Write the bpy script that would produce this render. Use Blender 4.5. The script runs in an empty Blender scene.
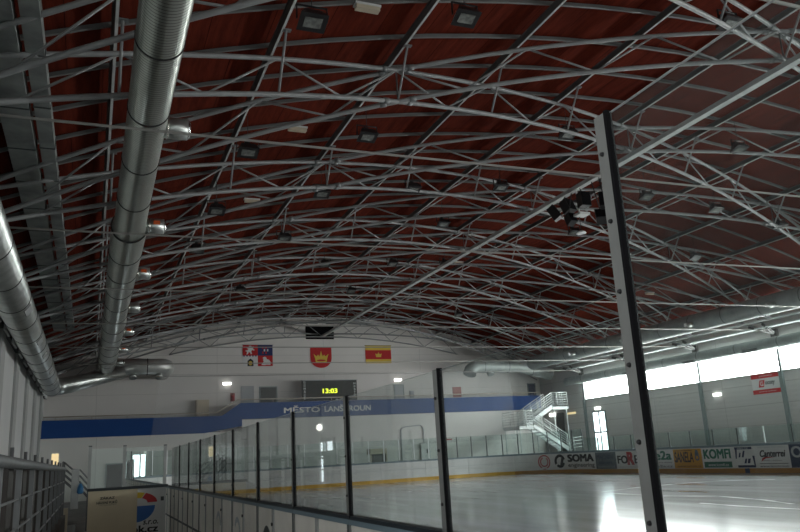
import bpy, math, random
from mathutils import Vector, Matrix
random.seed(7)
V = Vector
PI = math.pi
sc = bpy.context.scene
COL = sc.collection

# ------------------------------------------------------------------ materials
def _nt(name):
    m = bpy.data.materials.new(name); m.use_nodes = True
    nt = m.node_tree; nt.nodes.clear()
    out = nt.nodes.new('ShaderNodeOutputMaterial')
    return m, nt, out

def mat(name, color, rough=0.6, metal=0.0, noise=0.0, nscale=4.0, bump=0.0, bscale=20.0, spec=0.5, stretch=None, wave=None):
    m, nt, out = _nt(name)
    p = nt.nodes.new('ShaderNodeBsdfPrincipled')
    p.inputs['Base Color'].default_value = (*color, 1)
    p.inputs['Roughness'].default_value = rough
    p.inputs['Metallic'].default_value = metal
    p.inputs['Specular IOR Level'].default_value = spec
    nt.links.new(p.outputs[0], out.inputs[0])
    tc = nt.nodes.new('ShaderNodeTexCoord')
    src = tc.outputs['Object']
    if stretch:
        mp = nt.nodes.new('ShaderNodeMapping'); mp.inputs['Scale'].default_value = stretch
        nt.links.new(src, mp.inputs[0]); src = mp.outputs[0]
    if noise > 0:
        n = nt.nodes.new('ShaderNodeTexNoise'); n.inputs['Scale'].default_value = nscale; n.inputs['Detail'].default_value = 5
        nt.links.new(src, n.inputs['Vector'])
        r = nt.nodes.new('ShaderNodeValToRGB')
        r.color_ramp.elements[0].position = 0.3; r.color_ramp.elements[1].position = 0.7
        r.color_ramp.elements[0].color = (*[c * (1 - noise) for c in color], 1)
        r.color_ramp.elements[1].color = (*[min(1, c * (1 + noise)) for c in color], 1)
        nt.links.new(n.outputs['Fac'], r.inputs[0]); nt.links.new(r.outputs[0], p.inputs['Base Color'])
    if bump > 0 and not wave:
        n2 = nt.nodes.new('ShaderNodeTexNoise'); n2.inputs['Scale'].default_value = bscale
        nt.links.new(src, n2.inputs['Vector'])
        b = nt.nodes.new('ShaderNodeBump'); b.inputs['Strength'].default_value = bump; b.inputs['Distance'].default_value = 0.02
        nt.links.new(n2.outputs['Fac'], b.inputs['Height']); nt.links.new(b.outputs[0], p.inputs['Normal'])
    if wave:
        axis, wscale = wave
        w = nt.nodes.new('ShaderNodeTexWave'); w.wave_type = 'BANDS'; w.bands_direction = axis
        w.inputs['Scale'].default_value = wscale
        nt.links.new(tc.outputs['Object'], w.inputs['Vector'])
        b = nt.nodes.new('ShaderNodeBump'); b.inputs['Strength'].default_value = bump; b.inputs['Distance'].default_value = 0.02
        nt.links.new(w.outputs['Fac'], b.inputs['Height']); nt.links.new(b.outputs[0], p.inputs['Normal'])
    return m

def emit(name, color, s):
    m, nt, out = _nt(name)
    e = nt.nodes.new('ShaderNodeEmission'); e.inputs[0].default_value = (*color, 1); e.inputs[1].default_value = s
    nt.links.new(e.outputs[0], out.inputs[0]); return m

def glass(name, tint, dirt, refl=1.0, f0=0.034):
    m, nt, out = _nt(name)
    t = nt.nodes.new('ShaderNodeBsdfTransparent'); t.inputs[0].default_value = (*tint, 1)
    g = nt.nodes.new('ShaderNodeBsdfGlossy'); g.inputs['Roughness'].default_value = 0.01; g.inputs['Color'].default_value = (refl, refl, refl, 1)
    d = nt.nodes.new('ShaderNodeBsdfDiffuse'); d.inputs[0].default_value = (.75, .8, .8, 1)
    lw = nt.nodes.new('ShaderNodeLayerWeight'); lw.inputs[0].default_value = 0.5
    pw = nt.nodes.new('ShaderNodeMath'); pw.operation = 'POWER'; pw.inputs[1].default_value = 5
    ma = nt.nodes.new('ShaderNodeMath'); ma.operation = 'MULTIPLY_ADD'; ma.inputs[1].default_value = 0.9; ma.inputs[2].default_value = f0
    nt.links.new(lw.outputs['Facing'], pw.inputs[0]); nt.links.new(pw.outputs[0], ma.inputs[0])
    m1 = nt.nodes.new('ShaderNodeMixShader'); nt.links.new(ma.outputs[0], m1.inputs[0])
    nt.links.new(t.outputs[0], m1.inputs[1]); nt.links.new(g.outputs[0], m1.inputs[2])
    m2 = nt.nodes.new('ShaderNodeMixShader')
    tc = nt.nodes.new('ShaderNodeTexCoord'); n = nt.nodes.new('ShaderNodeTexNoise'); n.inputs['Scale'].default_value = 1.7; n.inputs['Detail'].default_value = 6
    nt.links.new(tc.outputs['Object'], n.inputs['Vector'])
    k = nt.nodes.new('ShaderNodeMath'); k.operation = 'MULTIPLY'; k.inputs[1].default_value = dirt * 2
    nt.links.new(n.outputs['Fac'], k.inputs[0]); nt.links.new(k.outputs[0], m2.inputs[0])
    nt.links.new(m1.outputs[0], m2.inputs[1]); nt.links.new(d.outputs[0], m2.inputs[2])
    nt.links.new(m2.outputs[0], out.inputs[0]); return m

def net_mat():
    m, nt, out = _nt('net')
    t = nt.nodes.new('ShaderNodeBsdfTransparent'); d = nt.nodes.new('ShaderNodeBsdfDiffuse'); d.inputs[0].default_value = (.62, .65, .66, 1)
    mx = nt.nodes.new('ShaderNodeMixShader')
    tc = nt.nodes.new('ShaderNodeTexCoord'); n = nt.nodes.new('ShaderNodeTexNoise'); n.inputs['Scale'].default_value = .8
    nt.links.new(tc.outputs['Object'], n.inputs['Vector'])
    mr = nt.nodes.new('ShaderNodeMapRange'); mr.inputs[3].default_value = .09; mr.inputs[4].default_value = .16
    nt.links.new(n.outputs['Fac'], mr.inputs[0]); nt.links.new(mr.outputs[0], mx.inputs[0])
    nt.links.new(t.outputs[0], mx.inputs[1]); nt.links.new(d.outputs[0], mx.inputs[2])
    nt.links.new(mx.outputs[0], out.inputs[0]); return m

def wood_deck():
    m, nt, out = _nt('deck_wood')
    p = nt.nodes.new('ShaderNodeBsdfPrincipled'); p.inputs['Roughness'].default_value = 1.0; p.inputs['Specular IOR Level'].default_value = .03
    tc = nt.nodes.new('ShaderNodeTexCoord'); mp = nt.nodes.new('ShaderNodeMapping'); mp.inputs['Scale'].default_value = (5, .5, 5)
    nt.links.new(tc.outputs['Object'], mp.inputs[0])
    n = nt.nodes.new('ShaderNodeTexNoise'); n.inputs['Scale'].default_value = 1.6; n.inputs['Detail'].default_value = 7; n.inputs['Roughness'].default_value = .7
    nt.links.new(mp.outputs[0], n.inputs['Vector'])
    r = nt.nodes.new('ShaderNodeValToRGB'); e = r.color_ramp.elements
    e[0].position = .28; e[0].color = (.07, .013, .008, 1); e[1].position = .75; e[1].color = (.18, .031, .017, 1)
    nt.links.new(n.outputs['Fac'], r.inputs[0])
    bk = nt.nodes.new('ShaderNodeTexBrick'); bk.offset = .5; bk.inputs['Scale'].default_value = 1
    bk.inputs['Brick Width'].default_value = 1.2; bk.inputs['Row Height'].default_value = 2.6; bk.inputs['Mortar Size'].default_value = .008
    bk.inputs['Color1'].default_value = (1, 1, 1, 1); bk.inputs['Color2'].default_value = (.78, .74, .74, 1); bk.inputs['Mortar'].default_value = (.3, .3, .3, 1)
    nt.links.new(tc.outputs['Object'], bk.inputs['Vector'])
    mx = nt.nodes.new('ShaderNodeMix'); mx.data_type = 'RGBA'; mx.blend_type = 'MULTIPLY'; mx.inputs[0].default_value = 1
    nt.links.new(r.outputs[0], mx.inputs[6]); nt.links.new(bk.outputs[0], mx.inputs[7])
    nt.links.new(mx.outputs[2], p.inputs['Base Color']); nt.links.new(p.outputs[0], out.inputs[0]); return m

def panel_wall(name, color, w, h, mortar, rib=0.0, noise=.05):
    m, nt, out = _nt(name)
    p = nt.nodes.new('ShaderNodeBsdfPrincipled'); p.inputs['Roughness'].default_value = 0.55; p.inputs['Specular IOR Level'].default_value = .3
    tc = nt.nodes.new('ShaderNodeTexCoord')
    sp = nt.nodes.new('ShaderNodeSeparateXYZ'); nt.links.new(tc.outputs['Object'], sp.inputs[0])
    ad = nt.nodes.new('ShaderNodeMath'); ad.operation = 'ADD'; nt.links.new(sp.outputs[0], ad.inputs[0]); nt.links.new(sp.outputs[1], ad.inputs[1])
    cb = nt.nodes.new('ShaderNodeCombineXYZ'); nt.links.new(ad.outputs[0], cb.inputs[0]); nt.links.new(sp.outputs[2], cb.inputs[1])
    bk = nt.nodes.new('ShaderNodeTexBrick'); bk.offset = 0; bk.inputs['Scale'].default_value = 1
    bk.inputs['Brick Width'].default_value = w; bk.inputs['Row Height'].default_value = h; bk.inputs['Mortar Size'].default_value = mortar
    bk.inputs['Color1'].default_value = (*color, 1); bk.inputs['Color2'].default_value = (*[c * .96 for c in color], 1); bk.inputs['Mortar'].default_value = (*[c * .72 for c in color], 1)
    nt.links.new(cb.outputs[0], bk.inputs['Vector'])
    n = nt.nodes.new('ShaderNodeTexNoise'); n.inputs['Scale'].default_value = .6; n.inputs['Detail'].default_value = 4; nt.links.new(tc.outputs['Object'], n.inputs['Vector'])
    mr = nt.nodes.new('ShaderNodeMapRange'); mr.inputs[3].default_value = 1 - noise; mr.inputs[4].default_value = 1 + noise; nt.links.new(n.outputs['Fac'], mr.inputs[0])
    mx = nt.nodes.new('ShaderNodeMix'); mx.data_type = 'RGBA'; mx.blend_type = 'MULTIPLY'; mx.inputs[0].default_value = 1
    nt.links.new(bk.outputs[0], mx.inputs[6]); nt.links.new(mr.outputs[0], mx.inputs[7]); nt.links.new(mx.outputs[2], p.inputs['Base Color'])
    if rib:
        w_ = nt.nodes.new('ShaderNodeTexWave'); w_.bands_direction = 'Z'; w_.inputs['Scale'].default_value = rib; nt.links.new(tc.outputs['Object'], w_.inputs['Vector'])
        b = nt.nodes.new('ShaderNodeBump'); b.inputs['Strength'].default_value = .15; b.inputs['Distance'].default_value = .02
        nt.links.new(w_.outputs['Fac'], b.inputs['Height']); nt.links.new(b.outputs[0], p.inputs['Normal'])
    nt.links.new(p.outputs[0], out.inputs[0]); return m

def spiral_mat():
    m, nt, out = _nt('galvanised_spiral')
    p = nt.nodes.new('ShaderNodeBsdfPrincipled'); p.inputs['Metallic'].default_value = .95; p.inputs['Roughness'].default_value = .31
    tc = nt.nodes.new('ShaderNodeTexCoord'); sp = nt.nodes.new('ShaderNodeSeparateXYZ'); nt.links.new(tc.outputs['Object'], sp.inputs[0])
    pp = nt.nodes.new('ShaderNodeMath'); pp.operation = 'PINGPONG'; pp.inputs[1].default_value = .036; nt.links.new(sp.outputs[1], pp.inputs[0])
    mr = nt.nodes.new('ShaderNodeMapRange'); mr.inputs[1].default_value = .002; mr.inputs[2].default_value = .011; nt.links.new(pp.outputs[0], mr.inputs[0])
    n = nt.nodes.new('ShaderNodeTexNoise'); n.inputs['Scale'].default_value = 2.2; n.inputs['Detail'].default_value = 4; nt.links.new(tc.outputs['Object'], n.inputs['Vector'])
    r = nt.nodes.new('ShaderNodeValToRGB'); r.color_ramp.elements[0].color = (.44, .47, .43, 1); r.color_ramp.elements[1].color = (.60, .63, .58, 1); nt.links.new(n.outputs['Fac'], r.inputs[0])
    mx = nt.nodes.new('ShaderNodeMix'); mx.data_type = 'RGBA'; mx.inputs[6].default_value = (.13, .135, .12, 1)
    nt.links.new(mr.outputs[0], mx.inputs[0]); nt.links.new(r.outputs[0], mx.inputs[7]); nt.links.new(mx.outputs[2], p.inputs['Base Color'])
    b = nt.nodes.new('ShaderNodeBump'); b.inputs['Strength'].default_value = .5; b.inputs['Distance'].default_value = .006
    nt.links.new(mr.outputs[0], b.inputs['Height']); nt.links.new(b.outputs[0], p.inputs['Normal'])
    nt.links.new(p.outputs[0], out.inputs[0]); return m

def ice_mat():
    m, nt, out = _nt('ice')
    p = nt.nodes.new('ShaderNodeBsdfPrincipled'); p.inputs['Specular IOR Level'].default_value = .27
    tc = nt.nodes.new('ShaderNodeTexCoord')
    mp = nt.nodes.new('ShaderNodeMapping'); mp.inputs['Scale'].default_value = (.9, .12, 1); mp.inputs['Rotation'].default_value = (0, 0, .9)
    nt.links.new(tc.outputs['Object'], mp.inputs[0])
    n = nt.nodes.new('ShaderNodeTexNoise'); n.inputs['Scale'].default_value = 1.5; n.inputs['Detail'].default_value = 8; nt.links.new(mp.outputs[0], n.inputs['Vector'])
    r = nt.nodes.new('ShaderNodeValToRGB'); e = r.color_ramp.elements
    e[0].position = .3; e[0].color = (.52, .535, .55, 1); e[1].position = .7; e[1].color = (.64, .67, .69, 1)
    nt.links.new(n.outputs['Fac'], r.inputs[0]); nt.links.new(r.outputs[0], p.inputs['Base Color'])
    rr = nt.nodes.new('ShaderNodeMapRange'); rr.inputs[3].default_value = .08; rr.inputs[4].default_value = .18; nt.links.new(n.outputs['Fac'], rr.inputs[0]); nt.links.new(rr.outputs[0], p.inputs['Roughness'])
    n2 = nt.nodes.new('ShaderNodeTexNoise'); n2.inputs['Scale'].default_value = 3; n2.inputs['Detail'].default_value = 3; nt.links.new(tc.outputs['Object'], n2.inputs['Vector'])
    b = nt.nodes.new('ShaderNodeBump'); b.inputs['Strength'].default_value = .05; b.inputs['Distance'].default_value = .02
    nt.links.new(n2.outputs['Fac'], b.inputs['Height']); nt.links.new(b.outputs[0], p.inputs['Normal'])
    nt.links.new(p.outputs[0], out.inputs[0]); return m

M = {
 'pipe': mat('pipe_steel', (.27, .28, .28), .32, 0, .12, 3),
 'pipe_dark': mat('strut_steel', (.20, .21, .21), .4, 0, .12, 3),
 'purlin': mat('purlin_steel', (.085, .085, .083), .5, 0, .15, 2),
 'rib': mat('rib_steel', (.155, .16, .155), .5, 0, .12, 2),
 'tie': mat('tie_steel', (.42, .41, .385), .5),
 'beam_light': mat('beam_light', (.45, .47, .46), .5, 0, .2, 2),
 'deck': wood_deck(),
 'galv': spiral_mat(),
 'galv_plain': mat('galvanised_plain', (.52, .55, .53), .33, .9, .18, 2.5),
 'galv_x': mat('galvanised_cross', (.58, .60, .58), .34, .5, .12, 3),
 'sheet': mat('duct_sheet', (.30, .325, .315), .5, .3, .4, 1.6, bump=.1, bscale=3),
 'sheet_r': mat('right_duct_sheet', (.36, .40, .39), .5, .25, .15, 2),
 'band': mat('black_band', (.012, .012, .012), .5),
 'black': mat('black_paint', (.012, .012, .013), .45),
 'rubber': mat('black_rubber', (.006, .006, .007), .9, spec=.1),
 'nozzle': mat('nozzle_steel', (.68, .66, .6), .25, .9),
 'chrome': mat('chrome', (.8, .82, .82), .15, 1.0),
 'sticker': mat('orange_sticker', (.75, .12, .02), .6),
 'alu': mat('post_aluminium', (.20, .205, .195), .42, .35, .1, 6),
 'alu_white': mat('post_white', (.75, .8, .8), .4),
 'steel_dk': mat('frame_steel', (.07, .08, .08), .5, .2, .2, 4),
 'fence': mat('fence_grey', (.125, .13, .132), .5, 0, .1, 5),
 'glass': glass('rink_glass', (.93, .965, .955), .010),
 'glass_far': glass('rink_glass_far', (.87, .925, .91), .006),
 'glass_near': glass('rink_glass_near', (.95, .975, .97), .004, .6),
 'glass_edge': mat('glass_edge', (.55, .68, .66), .3),
 'net': net_mat(), 'frost': mat('frost_line', (.78, .82, .83), .5),
 'ice': ice_mat(),
 'concrete': mat('concrete_floor', (.26, .26, .25), .8, 0, .2, 1.5),
 'concrete_l': mat('concrete_step', (.22, .225, .22), .8, 0, .15, 2),
 'plinth': mat('plinth', (.07, .06, .05), .7, 0, .2, 2),
 'brown': mat('brown_board', (.028, .022, .018), .6, 0, .2, 3),
 'wall_end': panel_wall('end_wall_panels', (.76, .74, .71), 7.4, 1.25, .012),
 'wall_low': panel_wall('lower_wall', (.78, .78, .75), 7.4, 5.0, .012),
 'wall_left': panel_wall('left_wall_panels', (.54, .55, .54), 5.3, 8.0, .01),
 'wall_right': panel_wall('right_wall_ribbed', (.60, .60, .585), 5.67, 1.05, .018, rib=1.3),
 'col': mat('column_grey', (.35, .36, .35), .6, 0, .08, 2),
 'colr': mat('column_green_grey', (.24, .29, .29), .5),
 'dkbeam': mat('eave_dark', (.03, .032, .033), .6),
 'white': mat('white_paint', (.72, .74, .73), .5, 0, .04, 3),
 'board': mat('board_white', (.66, .67, .66), .35, 0, .06, 2),
 'board_back': mat('board_cream', (.76, .73, .66), .5, 0, .1, 2.5),
 'beige': mat('beige_board', (.66, .56, .39), .6, 0, .06, 2),
 'kick': mat('kick_yellow', (.62, .36, .035), .4, 0, .1, 2),
 'kick_r': mat('kick_amber', (.42, .20, .02), .4, 0, .1, 2),
 'cap': mat('cap_rail_blue_grey', (.16, .22, .25), .4),
 'cap_near': mat('cap_rail_dark', (.016, .022, .028), .45),
 'blue': mat('parapet_blue', (.006, .06, .24), .8, 0, .05, 1.2),
 'beige_rail': mat('gallery_rail', (.5, .45, .38), .5),
 'red': mat('red_cloth', (.52, .018, .02), .7),
 'yellow': mat('yellow_cloth', (.70, .50, .07), .7),
 'navy': mat('navy_cloth', (.02, .03, .13), .7),
 'wcloth': mat('white_cloth', (.72, .72, .72), .7),
 'led': emit('led_yellow', (.80, 1.0, .05), 1.7),
 'sb_black': mat('scoreboard_black', (.016, .019, .015), .7, spec=.2),
 'lamp_on': emit('lamp_glow', (1, .98, .92), 5.0),
 'warm': emit('lamp_warm', (1, .78, .42), .9),
 'window': emit('window_daylight', (.97, 1.0, .985), 26.0),
 'window_left': emit('window_daylight_left', (.95, .98, 1.0), 2.6),  # glow of the added panes behind the camera
 'door_light': emit('door_daylight', (.86, .96, 1.0), 4.0),
 'green': mat('ad_green', (.02, .15, .095), .5),
 'ad_black': mat('ad_black', (.012, .014, .016), .5),
 'ad_red': mat('ad_red', (.42, .012, .02), .5),
 'ad_grey': mat('ad_blue_grey', (.115, .145, .165), .5, 0, .35, 9),
 'ad_orange': mat('ad_orange', (.60, .29, .02), .5),
 'ad_blue': mat('ad_dark_blue', (.018, .035, .085), .5),
 'ad_lgrey': mat('ad_light_grey', (.40, .43, .45), .5),
 'logo_blue': mat('logo_blue', (.02, .13, .42), .5),
 'logo_red': mat('logo_red', (.55, .02, .025), .5),
 'logo_yellow': mat('logo_yellow', (.8, .55, .03), .5),
 'stair': mat('stair_white', (.62, .67, .66), .45),
 'pink': mat('pale_red_panel', (.42, .17, .15), .6),
 'cream': mat('cream_board', (.62, .55, .42), .6),
 'bluebag': mat('blue_bag', (.02, .13, .28), .5),
 'lens': mat('flood_lens', (.32, .34, .32), .15, .6, .35, 12),
 'glassblk': mat('dark_opening', (.03, .035, .033), .3),
}

# ------------------------------------------------------------------ mesh builder
class MB:
    def __init__(s): s.v = []; s.f = []; s.sm = []; s.mi = []
    def face(s, idx, smooth=False, mi=0): s.f.append(idx); s.sm.append(smooth); s.mi.append(mi)
    def tube(s, pts, r, n=8, cap=True, smooth=True):
        pts = [V(p) for p in pts]; rs = r if isinstance(r, (list, tuple)) else [r] * len(pts)
        base = len(s.v); up = None
        for i, p in enumerate(pts):
            if i == 0: d = pts[1] - p
            elif i == len(pts) - 1: d = p - pts[i - 1]
            else: d = (pts[i + 1] - p).normalized() + (p - pts[i - 1]).normalized()
            d.normalize()
            if up is None:
                up = V((0, 0, 1)) if abs(d.z) < .9 else V((1, 0, 0))
            a = d.cross(up)
            if a.length < 1e-5: a = d.cross(V((0, 1, 0)))
            a.normalize(); b = a.cross(d).normalized(); up = b
            for k in range(n):
                t = 2 * PI * k / n
                s.v.append(p + (a * math.cos(t) + b * math.sin(t)) * rs[i])
        for i in range(len(pts) - 1):
            for k in range(n):
                o = base + i * n; k2 = (k + 1) % n
                s.face((o + k, o + k2, o + n + k2, o + n + k), smooth)
        if cap:
            s.face(tuple(base + k for k in reversed(range(n))))
            e = base + (len(pts) - 1) * n
            s.face(tuple(e + k for k in range(n)))
        return s
    def box(s, lo, hi, mi=0):
        x0, y0, z0 = lo; x1, y1, z1 = hi; b = len(s.v)
        for z in (z0, z1):
            for (x, y) in ((x0, y0), (x1, y0), (x1, y1), (x0, y1)): s.v.append(V((x, y, z)))
        for q in ((3, 2, 1, 0), (4, 5, 6, 7), (0, 1, 5, 4), (1, 2, 6, 5), (2, 3, 7, 6), (3, 0, 4, 7)): s.face(tuple(b + i for i in q), False, mi)
        return s
    def obox(s, c, ax, ay, az):           # oriented box: centre and three half axes
        c = V(c); ax, ay, az = V(ax), V(ay), V(az); b = len(s.v)
        for sz in (-1, 1):
            for (sx, sy) in ((-1, -1), (1, -1), (1, 1), (-1, 1)): s.v.append(c + ax * sx + ay * sy + az * sz)
        for q in ((3, 2, 1, 0), (4, 5, 6, 7), (0, 1, 5, 4), (1, 2, 6, 5), (2, 3, 7, 6), (3, 0, 4, 7)): s.face(tuple(b + i for i in q))
        return s
    def bar(s, p, q, w, h):               # rectangular bar from p to q
        p, q = V(p), V(q); d = (q - p); L = d.length; d.normalize()
        a = d.cross(V((0, 0, 1)))
        if a.length < 1e-4: a = V((1, 0, 0))
        a.normalize(); b = a.cross(d)
        return s.obox((p + q) / 2, a * w / 2, d * L / 2, b * h / 2)
    def prism(s, poly, fr, d):            # polygon in (u, v) of frame (o, u, v), thickness d along n
        o, u, v = (V(x) for x in fr); n = u.cross(v).normalized(); b = len(s.v); k = len(poly)
        for dd in (0, d):
            for (x, y) in poly: s.v.append(o + u * x + v * y + n * dd)
        s.face(tuple(b + i for i in reversed(range(k)))); s.face(tuple(b + k + i for i in range(k)))
        for i in range(k):
            j = (i + 1) % k; s.face((b + i, b + j, b + k + j, b + k + i))
        return s
    def build(s, name, m, parent=None, base=None, fix=True):
        me = bpy.data.meshes.new(name)
        if parent is not None: off = V(parent['_o'])
        elif base is not None: off = V(base)
        else:
            xs = [p.x for p in s.v]; ys = [p.y for p in s.v]; zs = [p.z for p in s.v]
            off = V(((min(xs) + max(xs)) / 2, (min(ys) + max(ys)) / 2, min(zs)))
        me.from_pydata([p - off for p in s.v], [], s.f)
        ms = m if isinstance(m, (list, tuple)) else [m]
        for x in ms: me.materials.append(x)
        me.polygons.foreach_set('use_smooth', s.sm); me.polygons.foreach_set('material_index', s.mi)
        if fix:
            import bmesh
            bm = bmesh.new(); bm.from_mesh(me); bmesh.ops.recalc_face_normals(bm, faces=bm.faces); bm.to_mesh(me); bm.free()
        me.update()
        o = bpy.data.objects.new(name, me); COL.objects.link(o)
        if parent is not None:
            r = parent
            o.parent = r
            o['_o'] = parent['_o']
        else:
            o.location = off; o['_o'] = tuple(off)
        return o

def tag(o, label, cat, group=None):
    o['label'] = label; o['category'] = cat
    if group: o['group'] = group
    return o
def thing(name, label, cat, loc, group=None):
    o = bpy.data.objects.new(name, None); COL.objects.link(o); o.location = loc; o['_o'] = tuple(loc); o.empty_display_size = .1
    return tag(o, label, cat, group)
def struct(o): o['kind'] = 'structure'; return o
def copy_thing(root, loc, label, rotz=None):
    r = root.copy(); COL.objects.link(r); r.location = loc; r['label'] = label
    if rotz is not None: r.rotation_euler = (0, 0, rotz)
    def rec(a, b):
        for ch in list(a.children):
            c = ch.copy(); COL.objects.link(c); c.parent = b; rec(ch, c)
    rec(root, r); return r
ORD = ['first', 'second', 'third', 'fourth', 'fifth', 'sixth', 'seventh', 'eighth', 'ninth', 'tenth', 'eleventh', 'twelfth', 'thirteenth', 'fourteenth', 'fifteenth',
       'sixteenth', 'seventeenth', 'eighteenth', 'nineteenth', 'twentieth']
def ordn(i):
    if i < 20: return ORD[i]
    tens = {2: 'twenty', 3: 'thirty', 4: 'forty', 5: 'fifty'}[(i + 1) // 10]
    u = (i + 1) % 10
    return (tens[:-1] + 'ieth') if u == 0 else tens + '-' + ORD[u - 1]

def text_pts(body, shear=0.0, bold=0.0):
    cu = bpy.data.curves.new('t', 'FONT'); cu.body = body; cu.size = 1; cu.shear = shear; cu.resolution_u = 3
    ob = bpy.data.objects.new('t', cu); COL.objects.link(ob)
    dg = bpy.context.evaluated_depsgraph_get(); dg.update()
    me = bpy.data.meshes.new_from_object(ob.evaluated_get(dg))
    vs = [(v.co.x, v.co.y) for v in me.vertices]; fs = [tuple(p.vertices) for p in me.polygons]
    bpy.data.objects.remove(ob); bpy.data.curves.remove(cu); bpy.data.meshes.remove(me)
    return vs, fs
def add_text(mb, body, fn, x0, x1, y0, y1, shear=0.0, bold=0.0):
    """fit the text into [x0,x1]x[y0,y1] of a plane, fn(u, v) -> point"""
    vs, fs = text_pts(body, shear, bold)
    if not vs: return mb
    ax, bx = min(v[0] for v in vs), max(v[0] for v in vs); ay, by = min(v[1] for v in vs), max(v[1] for v in vs)
    offs = [(0, 0)] if bold <= 0 else [(-bold, -bold * .6), (-bold, bold * .6), (bold, -bold * .6), (bold, bold * .6)]
    ax -= bold; bx += bold; ay -= bold * .6; by += bold * .6
    P0_ = V(fn(0, 0)); nrm = (V(fn(.01, 0)) - P0_).cross(V(fn(0, .01)) - P0_).normalized()
    for k_, (dx, dy) in enumerate(offs):        # heavier strokes: the letter laid down four times, slightly apart
        b = len(mb.v)
        for (x, y) in vs:
            mb.v.append(V(fn(x0 + (x + dx - ax) / (bx - ax) * (x1 - x0), y0 + (y + dy - ay) / max(1e-6, by - ay) * (y1 - y0))) + nrm * (.0012 * k_))
        for f in fs: mb.face(tuple(b + i for i in f))
    return mb
def plane_fn(o, u, v):
    o, u, v = V(o), V(u), V(v)
    return lambda a, b: o + u * a + v * b

# ------------------------------------------------------------------ dimensions
XL, XR, YE = -2.75, 32.6, 51.1
XC = 14.93
BAY = 5.67
K = .0115
def arch(x, z0): return z0 - K * (x - XC) ** 2
ZLOW, ZUP, ZPUR, ZRIB, ZDECK = 10.2, 10.98, 11.29, 11.43, 11.48
YB = 3.0                                  # roof is built from here on

# ------------------------------------------------------------------ shell
mb = MB(); mb.box((XL - .3, -9, -.25), (XR + .3, YE + .3, -.02)); struct(mb.build('floor', M['concrete']))
# ice sheet: rounded rectangle
RX0, RX1, RY1, RR = 1.62, 26.8, 43.8, 5.0
pts = [(RX0, -8), (RX1, -8)]
for k in range(17):
    a = PI / 2 * k / 16; pts.append((RX1 - RR + RR * math.cos(a), RY1 - RR + RR * math.sin(a)))
for k in range(17):
    a = PI / 2 + PI / 2 * k / 16; pts.append((RX0 + RR + RR * math.cos(a), RY1 - RR + RR * math.sin(a)))
mb = MB(); mb.prism(pts, ((0, 0, -.015), (1, 0, 0), (0, 1, 0)), .015)
o = mb.build('ice_surface', M['ice']); struct(o)

for line in (((16.2, 22.2), (18.5, 23.0), (20.4, 23.1), (21.9, 22.7), (23.3, 20.8)), ((15.9, 21.2), (15.7, 18.7), (16.3, 17.0), (15.8, 15.0), (15.0, 13.2)), ((14.4, 15.7), (14.2, 14.2), (14.2, 12.6), (14.0, 11.0))):
    ps = []
    for (a, b) in zip(line[:-1], line[1:]):
        for i in range(5): ps.append(V(a).lerp(V(b), i / 5).to_3d())
    q = MB()
    for i, p in enumerate(ps):
        d = (ps[min(i + 1, len(ps) - 1)] - ps[max(i - 1, 0)]).normalized(); nrm = V((-d.y, d.x, 0)); w_ = .05 + .03 * math.sin(i * 1.7)
        q.v += [p + nrm * w_ + V((0, 0, .003)), p - nrm * w_ + V((0, 0, .003))]
    for i in range(len(ps) - 1): q.face((2 * i, 2 * i + 1, 2 * i + 3, 2 * i + 2))
    q.build('frost_line', M['frost'], o)  # thin pale strip laid just above the ice
# roof deck
mb = MB(); n = 40
xs = [XL - .3 + (XR - XL + .6) * i / n for i in range(n + 1)]
for dz in (0, .12):
    for x in xs:
        for y in (YB - 6, YE + .2): mb.v.append(V((x, y, arch(x, ZDECK) + dz)))
N2 = 2 * (n + 1)
for i in range(n):
    a = 2 * i
    mb.face((a, a + 1, a + 3, a + 2), True); mb.face((N2 + a, N2 + a + 2, N2 + a + 3, N2 + a + 1), True)
mb.face((0, 1, N2 + 1, N2)); mb.face((2 * n, N2 + 2 * n, N2 + 2 * n + 1, 2 * n + 1))
struct(mb.build('ceiling', M['deck'], fix=False))

# end wall (upper) with the vault outline, and the lower block under the gallery
pl = [(XL - .1, -.02), (XR + .1, -.02)] + [(XR + .1 - (XR - XL + .2) * i / 30, arch(XR + .1 - (XR - XL + .2) * i / 30, ZDECK) - .02) for i in range(31)]
mb = MB(); mb.prism(pl, ((0, YE + .2, 0), (1, 0, 0), (0, 0, 1)), .2); struct(mb.build('wall_end', M['wall_end']))
# lower block: wall of the rooms below the gallery, with two door openings set in front
GY = 49.4
mb = MB(); mb.box((XL + .02, GY, -.02), (8.95, YE - .02, 3.62)); mb.box((8.95, GY, -.02), (31.3, YE - .02, 4.34)); struct(mb.build('wall_lower', M['wall_low']))
# left wall
mb = MB(); mb.box((XL - .2, -9, -.02), (XL, YE + .1, 8.0)); struct(mb.build('wall_left', M['wall_left']))
for i in range(8):
    y = 9.8 + 5.33 * i
    mb = MB(); mb.box((XL + .002, y, -.02), (XL + .09, y + 1.15, 6.05)); struct(mb.build('trim_%d' % (i + 1), M['col']))
mb = MB(); mb.box((XL + .002, -8, 6.06), (XL + .12, YE - .02, 6.75)); struct(mb.build('trim_eave_left', M['dkbeam']))
for i in range(15):
    y = 12.5 + 2.62 * i
    mb = MB(); mb.box((XL + .125, y, 5.98), (XL + .20, y + 1.35, 6.2)); struct(mb.build('trim_eave_block', M['white']))
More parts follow.
